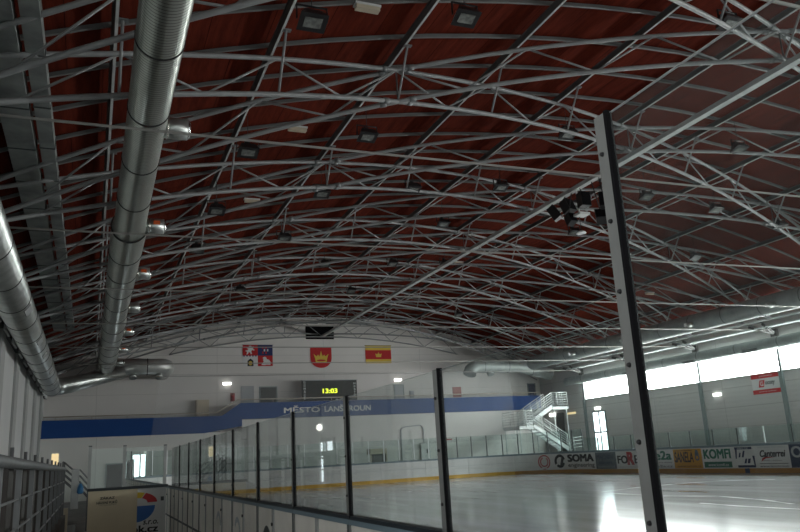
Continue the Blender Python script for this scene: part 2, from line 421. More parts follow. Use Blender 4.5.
# right wall
mb = MB(); mb.box((XR, -9, -.02), (XR + .2, YE + .1, 4.72)); mb.box((XR, 45.45, 4.72), (XR + .2, YE + .1, 8.05)); mb.box((XR, -9, 6.2), (XR + .2, 45.45, 8.05))
struct(mb.build('wall_right', M['wall_right']))
mb = MB(); mb.box((28.4, 12, -.02), (XR - .01, 49.3, 1.15)); struct(mb.build('floor_stand', M['concrete_l']))
ys = [45.45 - BAY * i for i in range(10)]
for i in range(9):
    wn = MB(); wn.box((XR + .08, ys[i + 1] + .05, 4.74), (XR + .1, ys[i] - .05, 6.18))
    o = wn.build('window_%d' % (i + 1), M['window']); struct(o)
    f = MB(); f.box((XR - .04, ys[i] - .07, 4.72), (XR + .14, ys[i] + .07, 6.2)); f.build('window_frame', M['steel_dk'], o)
    f = MB(); f.box((XR - .05, ys[i + 1] + .05, 4.70), (XR + .06, ys[i] - .05, 4.74)); f.build('window_sill', M['white'], o)
for i in range(6):
    mb = MB(); mb.box((XR - .12, ys[i] - .10, 1.16), (XR - .002, ys[i] + .12, 4.7)); struct(mb.build('wall_column', M['colr']))
# right wall glazed door
def glazed_door(name, x, y0, y1, z0, z1, side, leaves=2, m='door_light'):
    s_ = -side
    a, b = sorted((x, x + s_ * .06))
    f = MB()
    f.box((a, y0 - .09, z0), (b, y0, z1 + .1)); f.box((a, y1, z0), (b, y1 + .09, z1 + .1)); f.box((a, y0, z1), (b, y1, z1 + .1))
    ym = (y0 + y1) / 2; f.box((a, ym - .06, z0), (b, ym + .06, z1)); zm = z0 + (z1 - z0) * .47
    f.box((a, y0, zm - .05), (b, ym - .06, zm + .05)); f.box((a, ym + .06, zm - .05), (b, y1, zm + .05))
    o = f.build(name, M['colr']); struct(o)
    p = MB(); p.box((a + .02, y0, z0 + .02), (b - .02, ym - .06, z1)); p.build('door_pane', M[m], o)
    p = MB(); p.box((a + .02, ym + .06, z0 + .02), (b - .02, y1, z1)); p.build('door_pane', M[m], o)
    return o
for i in range(3):  # added unseen glowing panes, framed like windows, to brighten the near left side
    y0 = -8.4 + 4.1 * i
    wn = MB(); wn.box((XL + .004, y0, .9), (XL + .02, y0 + 3.8, 4.3)); o = wn.build('window_%d' % (i + 10), M['window_left']); struct(o)
    f = MB()
    for (ya, yb_, za, zb) in ((y0 - .1, y0, .8, 4.4), (y0 + 3.8, y0 + 3.9, .8, 4.4), (y0, y0 + 3.8, .8, .9), (y0, y0 + 3.8, 4.3, 4.4), (y0 + 1.85, y0 + 1.95, .9, 4.3)): f.box((XL + .004, ya, za), (XL + .06, yb_, zb))
    f.build('window_frame', M['colr'], o)
glazed_door('door_1', XR - .002, 43.3, 44.6, 1.16, 3.72, 1)
glazed_door('door_2', XL + .002, 19.3, 21.0, .0, 2.05, -1)
# doors in the end wall
def end_door(n, x0, x1, z0, z1, y, m, fm='colr'):
    f = MB(); f.box((x0 - .07, y - .05, z0), (x0, y - .002, z1 + .07)); f.box((x1, y - .05, z0), (x1 + .07, y - .002, z1 + .07)); f.box((x0, y - .05, z1), (x1, y - .002, z1 + .07))
    o = f.build('door_%d' % n, M[fm]); struct(o)
    p = MB(); p.box((x0, y - .03, z0), (x1, y - .003, z1)); p.build('door_leaf', M[m], o); return o
d3 = end_door(3, 2.40, 3.12, .0, 2.46, GY, 'door_light', 'white')
end_door(4, .95, 1.83, .0, 1.97, GY, 'rubber')
end_door(5, 9.27, 10.0, 4.40, 6.58, YE, 'ad_lgrey', 'ad_lgrey')
end_door(6, 10.5, 11.6, 4.40, 6.52, YE, 'glassblk', 'colr')
end_door(7, 20.3, 20.95, 4.40, 6.5, YE, 'ad_lgrey', 'colr')
end_door(8, 31.5, 32.1, 4.40, 6.4, YE, 'ad_blue', 'colr')
end_door(9, 7.3, 8.3, .0, 2.0, GY, 'glassblk', 'colr')
mb = MB(); mb.box((XR - .06, 48.2, 1.16), (XR - .002, 49.2, 4.0)); struct(mb.build('door_10', M['steel_dk']))

# ------------------------------------------------------------------ roof structure
def pipe_path(x0, x1, fy, z0, step=.75):
    n = max(1, int((x1 - x0) / step)); return [V((x0 + (x1 - x0) * i / n, fy(x0 + (x1 - x0) * i / n), arch(x0 + (x1 - x0) * i / n, z0))) for i in range(n + 1)]
HALF = XC - XL
NODE = HALF / 6
slope = BAY / HALF
def lamella(i, sgn, lab):
    """diagonal two-chord arch; sgn=+1 runs away to the right, -1 runs away to the left"""
    Y0 = (.05 + BAY * i)                                     # Y at left wall for +1, at the left wall for -1 too
    fy = (lambda x: Y0 + sgn * slope * (x - XL))
    xa, xb = XL + .12, XR - .12
    lim = []
    lo_, hi_ = YB, YE - .12
    for yy in (lo_, hi_): lim.append(XL + (yy - Y0) / (sgn * slope))
    lim.sort(); xa = max(xa, lim[0]); xb = min(xb, lim[1])
    if xb - xa < 1.5: return None
    t = thing('roof_arch', lab, 'roof truss', (xa, fy(xa), arch(xa, ZLOW)), 'tubular arches slanting away to the right' if sgn > 0 else 'tubular arches slanting away to the left')
    t['kind'] = 'thing'
    MB().tube(pipe_path(xa, xb, fy, ZLOW), .052, 10).build('lower_chord', M['pipe'], t)
    MB().tube(pipe_path(xa, xb, fy, ZUP), .050, 10).build('upper_chord', M['pipe'], t)
    for j in range(13):
        xu = XL + NODE * j
        pu = V((xu, fy(xu), arch(xu, ZUP)))
        for d in (-.5, .5):
            xl = xu + NODE * d
            if xl < xa or xl > xb or xu < xa - .05 or xu > xb + .05: continue
            MB().tube([pu, V((xl, fy(xl), arch(xl, ZLOW)))], .024, 6).build('web_brace', M['pipe'], t)
        if xu < xa or xu > xb: continue
        if j % 3 == 0 and 0 < j < 12:
            for zz in (ZLOW, ZUP):
                for e in (-.32, .32):
                    a, b = xu + e - .07, xu + e + .07
                    MB().tube([V((a, fy(a), arch(a, zz))), V((b, fy(b), arch(b, zz)))], .066, 10).build('joint_sleeve', M['pipe_dark'], t)
            MB().tube([V((xu, fy(xu), arch(xu, ZLOW))), pu], .017, 6).build('node_post', M['pipe_dark'], t)
        if sgn > 0 and 0 < j < 12:
            q = V((xu, fy(xu) - .72, arch(xu, ZPUR) - .10))
            if q.y > YB:
                o = MB().tube([V((xu, fy(xu), arch(xu, ZLOW))), q], .026, 8).build('roof_strut', M['pipe'], t)
                MB().obox(q, (.09, 0, 0), (0, .05, 0), (0, 0, .012)).build('strut_plate', M['pipe_dark'], o)
    return t
cnt = 0
for i in range(-2, 9):
    r = lamella(i, 1, 'grey tubular roof arch slanting away to the right, %s from the near end' % ordn(cnt))
    if r: cnt += 1
cnt = 0
for i in range(1, 12):
    r = lamella(i, -1, 'grey tubular roof arch slanting away to the left, %s from the near end' % ordn(cnt))
    if r: cnt += 1
# planar arch close to the end wall
t = thing('end_arch', 'slim tubular arch truss standing flat in front of the white end wall', 'roof truss', (XL + .1, YE - .3, 6.6))
ye = YE - .35
MB().tube(pipe_path(4.5, 25.4, lambda x: ye, ZLOW - .22), .045, 8).build('lower_chord', M['pipe'], t)
MB().tube(pipe_path(XL + .3, XR - .3, lambda x: ye, ZUP + .02), .05, 8).build('upper_chord', M['pipe'], t)
for j in range(8):
    xu = 5.8 + 2.6 * j
    for d in (-1.3, 1.3):
        MB().tube([V((xu, ye, arch(xu, ZUP + .02))), V((xu + d, ye, arch(xu + d, ZLOW - .22)))], .022, 6).build('web_brace', M['pipe_dark'], t)
# purlins
PX = [XC + 2.97 * k for k in range(-5, 6)]
for k, x in enumerate(PX):
    z = arch(x, ZPUR); tl = -2 * K * (x - XC)
    u = V((1, 0, tl)).normalized(); w = V((-tl, 0, 1)).normalized()
    m_ = MB(); c = V((x, (YB + YE) / 2, z)); L = (YE - YB) / 2 - .05
    m_.obox(c, u * .01, V((0, L, 0)), w * .08)
    o = m_.build('roof_purlin', M['purlin'])
    tag(o, 'dark steel purlin running the hall length under red roof, %s from the left' % ordn(k), 'purlin', 'longitudinal purlins')
    f = MB(); f.obox(c - w * .08, u * .026, V((0, L, 0)), w * .008); f.build('bottom_flange', M['beam_light'], o)  # paler than the web: light on the flange is put into its colour
    f = MB(); f.obox(c + w * .08, u * .03, V((0, L, 0)), w * .008); f.build('top_flange', M['purlin'], o)
# ribs
ny = 0; y = YB + .35
y = 11.39 + .71 - 1.4175 * 5
while y < YE - .1:
    m_ = MB(); n = 30; b0 = len(m_.v)
    for i in range(n + 1):
        x = XL + .05 + (XR - XL - .1) * i / n; z = arch(x, ZRIB)
        for (dy, dz) in ((-.03, -.04), (.03, -.04), (.03, .04), (-.03, .04)): m_.v.append(V((x, y + dy, z + dz)))
    for i in range(n):
        for q in range(4):
            a = b0 + 4 * i + q; b = b0 + 4 * i + (q + 1) % 4; m_.face((a, b, b + 4, a + 4))
    m_.face((b0 + 3, b0 + 2, b0 + 1, b0)); e = b0 + 4 * n; m_.face((e, e + 1, e + 2, e + 3))
    o = m_.build('roof_rib', M['rib']); tag(o, 'thin grey arched rib directly under the red boards, %s from near end' % ordn(ny), 'roof rib', 'arched ribs under the roof boards')
    ny += 1; y += 1.4175
# ties
for k in range(1, 9):
    y = .05 + BAY * k
    if y > YE: break
    o = MB().tube([(XL + .1, y, 6.70), (XC, y, 6.74), (XR - .1, y, 6.80)], .023, 8).build('tie_rod', M['tie'])
    tag(o, 'thin steel tie rod stretched straight across the hall, %s from near end' % ordn(k - 1), 'tie rod', 'tie rods')
# ridge beam
o = MB().bar((XC, YB + 1, 10.04), (XC, YE - .1, 10.04), .21, .13).build('ridge_beam', M['beam_light'])
tag(o, 'pale flat steel beam running down the hall centre under the arches', 'beam')

# ------------------------------------------------------------------ floodlights
def make_flood(loc, label):
    t = thing('floodlight', label, 'floodlight', loc, 'floodlights hung from the purlins')
    x, y, z = loc
    tilt = .32
    u = V((1, 0, 0)); f = V((0, -math.sin(tilt), -math.cos(tilt))); w = f.cross(u)          # f: lens direction, down and to the camera
    c = V((x, y, z))
    h = MB()
    b = len(h.v)
    for (s_, d) in ((.24, .09), (.15, -.1)):
        for (a, e) in ((-1, -1), (1, -1), (1, 1), (-1, 1)): h.v.append(c + u * a * s_ + w * e * s_ * .8 + f * d)
    h.face((b, b + 1, b + 2, b + 3)); h.face((b + 7, b + 6, b + 5, b + 4))
    for i in range(4):
        j = (i + 1) % 4; h.face((b + i, b + 4 + i, b + 4 + j, b + j))
    h.build('housing', M['black'], t)
    MB().obox(c + f * .093, u * .15, w * .10, f * .006).build('lens', M['lens'], t)
    br = MB()
    for s_ in (-1, 1): br.obox(c + u * .26 * s_ + V((0, 0, .1)), (.008, 0, 0), (0, .02, 0), (0, 0, .13))
    br.obox(c + V((0, 0, .23)), (.27, 0, 0), (0, .02, 0), (0, 0, .008)); br.build('bracket', M['black'], t)
    MB().obox(c + V((0, .1, .16)), (.06, 0, 0), (0, .05, 0), (0, 0, .07)).build('gear_box', M['black'], t)
    top = arch(x, ZPUR) - .1
    hg = MB(); hg.tube([c + V((0, 0, .23)), V((x, y, top))], .008, 5); hg.build('hanger_rod', M['black'], t)
    return t
FL = [(3.12, 10.7), (6.09, 10.83), (12.3, 10.5), (3.12, 16.35), (6.09, 16.3), (12.2, 16.4), (18.1, 15.9), (3.05, 20.7), (6.15, 20.6), (9.3, 20.9), (12.5, 20.8), (18.2, 20.3), (21.2, 20.1), (24.1, 19.9),
      (3.03, 24.9), (6.12, 25.4), (12.3, 25.0), (18.2, 24.8), (24.2, 24.5), (9.2, 30.7), (12.6, 31.2), (12.5, 37.0), (6.1, 34.0), (20.9, 41.2), (15.2, 31.0)]
for k, (x, y) in enumerate(FL):
    row = ['nearest', 'second', 'third', 'fourth', 'far', 'far'][min(5, int((y - 8.5) // 5))]
    side = 'left' if x < 8 else ('middle' if x < 17 else 'right')
    make_flood((x, y, arch(x, 10.3)), 'black floodlight hanging under the %s part of the red roof, %s counted from near end' % (side, ordn(k)))
def make_batten(x, y, label):
    t = thing('light_box', label, 'lamp', (x, y, arch(x, 11.2)), 'white lamp boxes under the roof')
    z = arch(x, 11.2)
    m_ = MB(); b = 0
    m_.box((x - .24, y - .07, z), (x + .24, y + .07, z + .08)); m_.build('diffuser', M['cream'], t)
    MB().box((x - .26, y - .09, z + .08), (x + .26, y + .09, z + .12)).build('mounting_tray', M['white'], t)
    return t
for k, (x, y, l) in enumerate(((4.63, 12.05, 'small white lamp box on the roof boards between the two nearest floodlights'), (4.63, 23.6, 'small white lamp box under the roof beyond the left duct'),
                     (27.8, 31.8, 'small pale lamp box low under the right side of the vault'), (17.5, 34.0, 'small pale lamp box under the vault beside the pale centre beam'), (4.7, 17.8, 'white lamp box under the roof left of the hanging floodlights'))):
    make_batten(x, y, l)

# loudspeaker cluster on the ridge beam
def loudspeaker(c, yaw, pitch, size, label):
    w, d, h = size
    R = Matrix.Rotation(yaw, 3, 'Z') @ Matrix.Rotation(pitch, 3, 'X')
    u, f, up = R @ V((1, 0, 0)), R @ V((0, 1, 0)), R @ V((0, 0, 1)); c = V(c)
    t = thing('loudspeaker', label, 'loudspeaker', c, 'loudspeakers of the cluster')
    cab = MB(); b = 0
    for (dd, s_) in ((-d / 2, 1), (d / 2, .72)):
        for (a, e) in ((-1, -1), (1, -1), (1, 1), (-1, 1)): cab.v.append(c + u * a * w / 2 * s_ + f * dd + up * e * h / 2)
    cab.face((0, 1, 2, 3)); cab.face((7, 6, 5, 4))
    for i in range(4): cab.face((i, 4 + i, 4 + (i + 1) % 4, (i + 1) % 4))
    cab.build('cabinet', M['black'], t)
    MB().obox(c - f * (d / 2 + .006), u * w * .44, f * .006, up * h * .45).build('grille', M['rubber'], t)
    br = MB(); br.tube([c + up * h / 2, V((XC, c.y + .1, 9.97))], .018, 6); br.build('bracket', M['black'], t)
SP = [((14.93, 21.35, 9.60), .7, -.5, (.34, .30, .52), 'leftmost black loudspeaker of the cluster, tilted to the left under the pale beam'),
      ((14.93, 20.55, 9.58), .3, -.35, (.42, .34, .48), 'black loudspeaker tilted left, second in the cluster under the pale beam'),
      ((14.93, 19.65, 9.52), 0, -.05, (.38, .34, .50), 'upright black loudspeaker in the middle of the hanging cluster'),
      ((14.70, 20.15, 8.98), .1, -.4, (.30, .30, .36), 'lowest black loudspeaker of the cluster, hanging below the upright one'),
      ((15.10, 19.00, 8.74), -.5, -.5, (.46, .36, .38), 'black loudspeaker tilted right beneath the cluster, near the tall glass post'),
      ((14.93, 18.60, 9.15), -.6, -.1, (.32, .32, .50), 'rightmost black loudspeaker of the cluster, half behind the tall glass post')]
for s_ in SP: loudspeaker(*s_)
t = thing('cluster_frame', 'small white frame holding the black loudspeakers under the beam', 'bracket', (XC, 19.9, 9.0))
MB().box((XC - .2, 19.62, 9.02), (XC + .2, 20.0, 9.10)).build('plate', M['white'], t)
MB().tube([(XC, 19.95, 9.1), (XC, 19.95, 9.98)], .03, 8).build('drop_rod', M['white'], t)
t = thing('dome_lamp', 'small bright silver dome lamp hanging below the loudspeaker cluster', 'lamp', (XC, 19.95, 8.44))
MB().tube([(14.93, 19.95, 8.44), (14.93, 19.95, 8.49), (14.93, 19.95, 8.54)], [.17, .14, .05], 14).build('reflector', M['alu_white'], t)
MB().tube([(14.93, 19.95, 8.54), (14.93, 19.95, 9.03)], .012, 6).build('drop_rod', M['black'], t)

# ------------------------------------------------------------------ ducts
def ring(mb, c, ax, r, w, n=24):
    c = V(c); ax = V(ax); return mb.tube([c - ax * w / 2, c + ax * w / 2], r, n)
DX, DZ, DR = .67, 7.45, .335
def dr(y): return .335 if y < 13.5 else (.335 + (y - 13.5) / 5.0 * .035 if y < 18.5 else (.43 if y < 31 else .47))
t = thing('spiral_duct', 'big round spiral steel duct with side nozzles running along under the arches at left', 'duct', (DX, 6, DZ - DR))
MB().tube([(DX, yy, DZ) for yy in (YB + 1, 13.4, 18.4, 19.2, 30.9, 31.5, 47.6)], [dr(YB), dr(13), dr(18.4), .43, .43, .47, .47], 40).build('duct_tube', M['galv'], t)
yb = 9.9
while yb < 47:
    ring(MB(), (DX, yb, DZ), (0, 1, 0), dr(yb) + .012, .035, 40).build('hanger_band', M['band'], t); yb += 2.25
for k, y in enumerate((12.95, 18.9, 23.9, 29.3, 34.6, 40.0, 45.2)):
    DR = dr(y)
    o = MB().tube([(DX + DR - .08, y, DZ + .04), (DX + DR + .38, y, DZ + .04)], .19, 24).build('air_nozzle', M['galv_plain'], t)
    MB().tube([(DX + DR + .38, y, DZ + .04), (DX + DR + .43, y, DZ + .04)], [.19, .13], 24).build('nozzle_cap', M['chrome'], o)
    MB().tube([(DX + DR + .02, y, DZ + .04), (DX + DR + .04, y, DZ + .04)], .205, 24).build('collar', M['nozzle'], o)
    if k in (1, 2, 4, 5): MB().obox((DX + DR + .2, y - .183, DZ + .08), (.08, 0, 0), (0, .016, 0), (0, 0, .05)).build('orange_sticker', M['sticker'], o)
# cross duct behind it
t = thing('cross_duct', 'short horizontal round steel duct with elbow in front of the white end wall at left', 'duct', (2.4, 48.1, 7.1))
pth = [V((.1, 48.15, 7.62)), V((3.6, 48.15, 7.62))] + [V((3.6 + .55 * math.sin(a), 48.15 + .55 * (1 - math.cos(a)), 7.62)) for a in [PI / 2 * k / 6 for k in range(1, 7)]] + [V((4.15, 50.9, 7.62))]
MB().tube(pth, .50, 28).build('duct_tube', M['galv_x'], t)
ring(MB(), (3.0, 48.15, 7.62), (1, 0, 0), .515, .05).build('hanger_band', M['band'], t)
for x in (2.2, 3.7):
    MB().tube([(x, 48.1, 7.2), (x, 48.0, 6.92)], .22, 16).build('air_nozzle', M['galv_plain'], t)
# low left duct
LX, LZ, LR = -2.07, 6.15, .46
t = thing('low_duct', 'round steel duct hugging the left wall with dark grilles and elbow at far end', 'duct', (LX, 8, LZ - LR))
pth = [V((LX, 7, LZ)), V((LX, 30, LZ)), V((LX, 45.2, LZ))]
el = [V((LX + .8 - .8 * math.cos(a), 45.2 + .8 * math.sin(a), LZ + .15 * a)) for a in [PI / 2 * k / 7 for k in range(1, 8)]]
pth += el + [V((1.6, 46.9, 7.15))]
MB().tube(pth, [LR] * (len(pth) - 1) + [.34], 32).build('duct_tube', M['galv_plain'], t)
yb = 16.2
while yb < 45:
    ring(MB(), (LX, yb, LZ), (0, 1, 0), LR + .012, .04, 32).build('hanger_band', M['band'], t); yb += 2.6
for y in (22.0, 27.2, 30.5, 35.5, 40.5):
    a = -.62
    n = V((math.cos(a), 0, math.sin(a))); c = V((LX, y, LZ)) + n * (LR - .005)
    MB().obox(c, n * .02, (0, .38, 0), V((-n.z, 0, n.x)) * .12).build('vent_grille', M['col'], t)
# rectangular ducts high at left
for (x0, x1, z0, lab) in ((-1.78, -1.28, 7.96, 'flat rectangular sheet duct highest at the far left under the roof'), (-1.20, -.93, 8.02, 'narrow rectangular sheet duct just right of the wider flat one under the roof')):
    t = thing('sheet_duct', lab, 'duct', ((x0 + x1) / 2, 8, z0), 'flat sheet ducts at the left')
    MB().box((x0, 5, z0), (x1, 37.5, z0 + .24)).build('duct_box', M['sheet'], t)
    yb = 6.2
    while yb < 37:
        MB().box((x0 - .015, yb, z0 - .015), (x1 + .015, yb + .03, z0 + .25)).build('joint_flange', M['steel_dk'], t); yb += 1.9
# right ducts
t = thing('round_duct', 'long round sheet duct with small nozzles high along the right side', 'duct', (29.2, 20, 7.0))
MB().tube([(29.2, 8, 7.47), (29.2, 30, 7.47), (29.2, 46.5, 7.47)], .46, 28).build('duct_tube', M['sheet_r'], t)
for y in (12, 14.3, 16.6, 18.9, 21.2, 23.5, 25.8, 28.1, 30.4, 32.7, 35, 37.3, 39.6, 41.9, 44.2): ring(MB(), (29.2, y, 7.47), (0, 1, 0), .468, .03, 28).build('joint_ring', M['steel_dk'], t)
for y in (19.5, 24.9, 30.1, 35.4, 40.6):
    o = MB().tube([(28.82, y, 7.36), (28.38, y, 7.3)], .13, 16).build('air_nozzle', M['galv_plain'], t)
    MB().tube([(28.38, y, 7.3), (28.34, y, 7.295)], .1, 16).build('nozzle_cap', M['chrome'], o)
t = thing('window_duct', 'round sheet duct with dark grilles running just above the bright windows', 'duct', (32.0, 20, 5.8))
MB().tube([(32.05, 8, 6.10), (32.05, 30, 6.10), (32.05, 46.6, 6.10)], .30, 24).build('duct_tube', M['sheet_r'], t)
for y in (16.5, 19.3, 22.1, 24.9, 27.7, 30.5, 33.3, 36.1, 38.9, 41.7, 44.5): ring(MB(), (32.05, y, 6.1), (0, 1, 0), .308, .03).build('joint_ring', M['steel_dk'], t)
for y in (24.0, 29.5, 34.0, 39.5):
    a = PI + .75; n = V((math.cos(a), 0, math.sin(a)))
    MB().obox(V((32.05, y, 6.1)) + n * .297, n * .012, (0, .5, 0), V((-n.z, 0, n.x)) * .08).build('vent_grille', M['steel_dk'], t)
# right end cross duct
t = thing('end_duct', 'pale round duct crossing in front of the end wall at right with downturned elbow', 'duct', (28, 48.4, 7))
pth = [V((25.0, 48.2, 6.95)), V((25.15, 48.3, 7.25)), V((25.5, 48.35, 7.48)), V((26, 48.4, 7.5)), V((29.2, 48.4, 7.5)), V((31.9, 48.4, 6.9))]
MB().tube(pth, .47, 24).build('duct_tube', M['sheet_r'], t)
for x in (26.2, 28.2, 30.2): ring(MB(), (x, 48.4, 7.5 if x < 29.3 else 7.26), (1, 0, 0), .485, .03).build('joint_ring', M['steel_dk'], t)
MB().tube([(26.7, 48.4, 7.3), (26.7, 48.2, 6.85)], .24, 16).build('air_nozzle', M['sheet_r'], t)
# eave trays on the right
for (x, z, lab) in ((30.9, 7.10, 'long bright metal tray edge running under the high right duct'), (31.55, 6.86, 'second bright metal tray nearer the wall above the right windows')):
    t = thing('cable_tray', lab, 'cable tray', (x, 20, z), 'metal trays above the right windows')
    MB().box((x - .04, 8, z), (x + .02, 46, z + .07)).build('tray_edge', M['alu_white'], t)
    MB().box((x + .02, 8, z + .02), (x + .5, 46, z + .04)).build('tray_base', M['sheet_r'], t)
for k in range(6):
    y = 45.4 - BAY * k
    t = thing('arch_bearing', 'steel bearing bracket where roof arches land on the right wall, %s from far end' % ordn(k), 'bracket', (31.9, y, 6.5), 'arch bearings on the right wall')
    MB().tube([(31.3, y - .45, 7.0), (32.5, y, 6.62)], .06, 10).build('left_stub', M['purlin'], t)
    MB().tube([(31.3, y + .45, 7.0), (32.5, y, 6.62)], .06, 10).build('right_stub', M['purlin'], t)
    MB().box((32.45, y - .2, 6.45), (32.58, y + .2, 6.85)).build('base_plate', M['purlin'], t)

# ------------------------------------------------------------------ rink boards on the far sides
S1 = 38.8; S2 = S1 + 5 * PI / 2; S3 = S2 + (21.8 - 6.58); S4 = S3 + 5 * PI / 2
def path(s):
    """point on the ice edge and outward normal; s grows along the right boards, round the corner and along the end"""
    if s < S1: return V((26.8, s, 0)), V((1, 0, 0))
    if s < S2:
        a = (s - S1) / 5; return V((21.8 + 5 * math.cos(a), 38.8 + 5 * math.sin(a), 0)), V((math.cos(a), math.sin(a), 0))
    if s < S3: return V((21.8 - (s - S2), 43.8, 0)), V((0, 1, 0))
    if s < S4:
        a = PI / 2 + (s - S3) / 5; return V((6.58 + 5 * math.cos(a), 38.8 + 5 * math.sin(a), 0)), V((math.cos(a), math.sin(a), 0))
    return V((1.58, 38.8 - (s - S4), 0)), V((-1, 0, 0))
def sweep(mb, s0, s1, prof, step=.35):
    straight = not (s0 < S2 and s1 > S1) and not (s0 < S4 and s1 > S3)
    n = 1 if straight else max(2, int((s1 - s0) / step)); b = len(mb.v); k = len(prof)
    for i in range(n + 1):
        p, nn = path(s0 + (s1 - s0) * i / n)
        for (o, z) in prof: mb.v.append(p + nn * o + V((0, 0, z)))
    for i in range(n):
        for q in range(k):
            a = b + i * k + q; c = b + i * k + (q + 1) % k; mb.face((a, c, c + k, a + k))
    mb.face(tuple(b + q for q in reversed(range(k)))); mb.face(tuple(b + n * k + q for q in range(k)))
    return mb
def rect(o0, o1, z0, z1): return [(o0, z0), (o1, z0), (o1, z1), (o0, z1)]
s = 14.0; k = 0; NB = 0
bnd = []
while s < S4 - .2: bnd.append(s); s += 2.94
bnd.append(S4)
for a, b in zip(bnd[:-1], bnd[1:]):
    p, nn = path((a + b) / 2)
    mid = (a + b) / 2
    where = 'right side of the rink' if mid < S1 else ('far right corner of the rink' if mid < S2 else ('far end of the rink' if mid < S3 else 'far left corner of the rink'))
    t = thing('dasher_board', 'white rink board section at the %s, %s counted from right' % (where, ordn(NB)), 'rink board', p, 'rink board sections'); NB += 1
    sweep(MB(), a + .008, b - .008, rect(0, .09, .20, 1.14)).build('board_panel', M['board'], t)
    sweep(MB(), a, b, rect(-.012, .09, .0, .20)).build('kickplate', M['kick_r'] if mid < S1 + 5 else M['kick'], t)
    sweep(MB(), a, b, rect(-.015, .12, 1.14, 1.24)).build('cap_rail', M['cap'], t)
    sweep(MB(), a + .012, b - .012, rect(-.006, 0, .705, .72)).build('seam', M['ad_lgrey'], t)
    MB()
# glass and posts above them
NP = 0
def far_pane(a, b, ztop, group, lab):
    o = sweep(MB(), a + .02, b - .02, rect(.045, .057, 1.24, ztop)).build('glass_screen', M['glass_far']); tag(o, lab, 'glass pane', group); return o
def far_post(s, ztop, m, lab, w=.02):
    p, nn = path(s); tn = V((nn.y, -nn.x, 0)); c = p + nn * .06
    t = thing('glass_post', lab, 'post', c + V((0, 0, 1.24)), 'posts holding the far rink glass')
    MB().obox(c + V((0, 0, (1.24 + ztop) / 2)), nn * .025, tn * w, V((0, 0, (ztop - 1.24) / 2))).build('upright', M[m], t)
    MB().obox(c + V((0, 0, 1.255)), nn * .05, tn * .05, V((0, 0, .012))).build('foot_plate', M['alu'], t)
cuts = [14.6 + 1.47 * i for i in range(17)]
cuts = [c for c in cuts if c < S1]
rest = S1; L = S4 - cuts[-1]
ncut = int(L / .98)
cuts2 = [cuts[-1] + L * i / ncut for i in range(ncut + 1)]
allc = cuts + cuts2[1:]
for i, (a, b) in enumerate(zip(allc[:-1], allc[1:])):
    mid = (a + b) / 2; zt = 1.96 if mid < S1 - .5 else 2.5
    where = 'right boards' if mid < S1 else ('far right corner boards' if mid < S2 else ('far end boards' if mid < S3 else 'far left corner boards'))
    far_pane(a, b, zt, 'far rink glass panes', 'clear glass pane on the %s, %s counted from the right' % (where, ordn(i)))
    p, nn = path(a)
    white = (S2 < a < S3 and 6.5 < p.x < 20.3) or 2 < p.x < 6 and a > S3
    col = 'alu_white' if (white or i in (7,)) else 'steel_dk'
    far_post(a, zt, col, '%s post between panes on the %s, %s from the right' % ('pale' if white else 'dark', where, ordn(i)), .03 if white else .026)

# ------------------------------------------------------------------ advertising on the right boards (reads towards smaller s)
def banner(name, s0, h0, h1, L, base, items, label, top=None):
    """s0: s of the left edge as read from the rink; u runs to the right"""
    p, nn = path(s0 - L / 2)
    t = thing('advertising_banner', label, 'advertising banner', p + V((0, 0, h0)), 'advertising banners on the right boards')
    sweep(MB(), s0 - L, s0, rect(-.012, -.0065, h0, h1), .25).build('sheet', M[base], t)
    for (nm, m, kind, args) in items:
        q = MB()
        def fn(u, v, lift=.016):
            pp, n_ = path(s0 - u); return pp - n_ * lift + V((0, 0, h0 + v))
        if kind == 'text': add_text(q, args[0], fn, *args[1:5], **(args[5] if len(args) > 5 else {}))
        elif kind == 'rect':
            u0, u1, v0, v1 = args; sweep(q, s0 - u1, s0 - u0, rect(-.0145, -.012, h0 + v0, h0 + v1), .25)
        elif kind == 'poly':
            b = len(q.v)
            for (u, v) in args: q.v.append(fn(u, v, .0155))
            q.face(tuple(range(b, b + len(args))))
        elif kind == 'ring':
            cu, cv, r0, r1, a0, a1 = args[:6]; n = 26; b = len(q.v)
            for i in range(n + 1):
                a = a0 + (a1 - a0) * i / n
                for r in (r0, r1): q.v.append(fn(cu + r * math.cos(a), cv + r * math.sin(a)))
            for i in range(n): q.face((b + 2 * i, b + 2 * i + 1, b + 2 * i + 3, b + 2 * i + 2))
        q.build(nm, M[m], t, fix=False)
    return t
H0, H1 = .21, 1.12; HH = H1 - H0
# where things sit along s (from the photograph's angles)
banner('b', 42.2, H0, H1, 1.33, 'board', [
  ('emblem_ring', 'ad_red', 'ring', (.78, .47, .35, .42, -1.2, 4.2)), ('emblem_ring', 'ad_red', 'ring', (.78, .47, .22, .29, 1.9, 7.3)),
  ('lettering', 'ad_lgrey', 'text', ('MOK', .62, .95, .48, .6)), ('lettering', 'ad_lgrey', 'text', ('www', .64, .95, .34, .42)),
  ('emblem_tail', 'ad_red', 'rect', (.68, .88, .02, .07))], 'white banner with a red double ring emblem on the corner boards')
banner('b', 40.85, H0, H1, 3.88, 'board', [
  ('emblem', 'ad_black', 'ring', (.58, .47, .25, .42, .3, 3.6)), ('emblem', 'ad_black', 'ring', (.58, .47, .22, .38, 3.9, 6.0)), ('emblem', 'ad_black', 'poly', [(.51, .1), (.70, .1), (.90, .62), (.70, .68)]),
  ('lettering', 'ad_black', 'text', ('SOMA', 1.2, 3.74, .42, .86, {'bold': .055})), ('lettering', 'ad_black', 'text', ('engineering', 1.22, 3.76, .06, .34, {'bold': .015}))], 'white banner reading SOMA engineering with a dark round emblem')
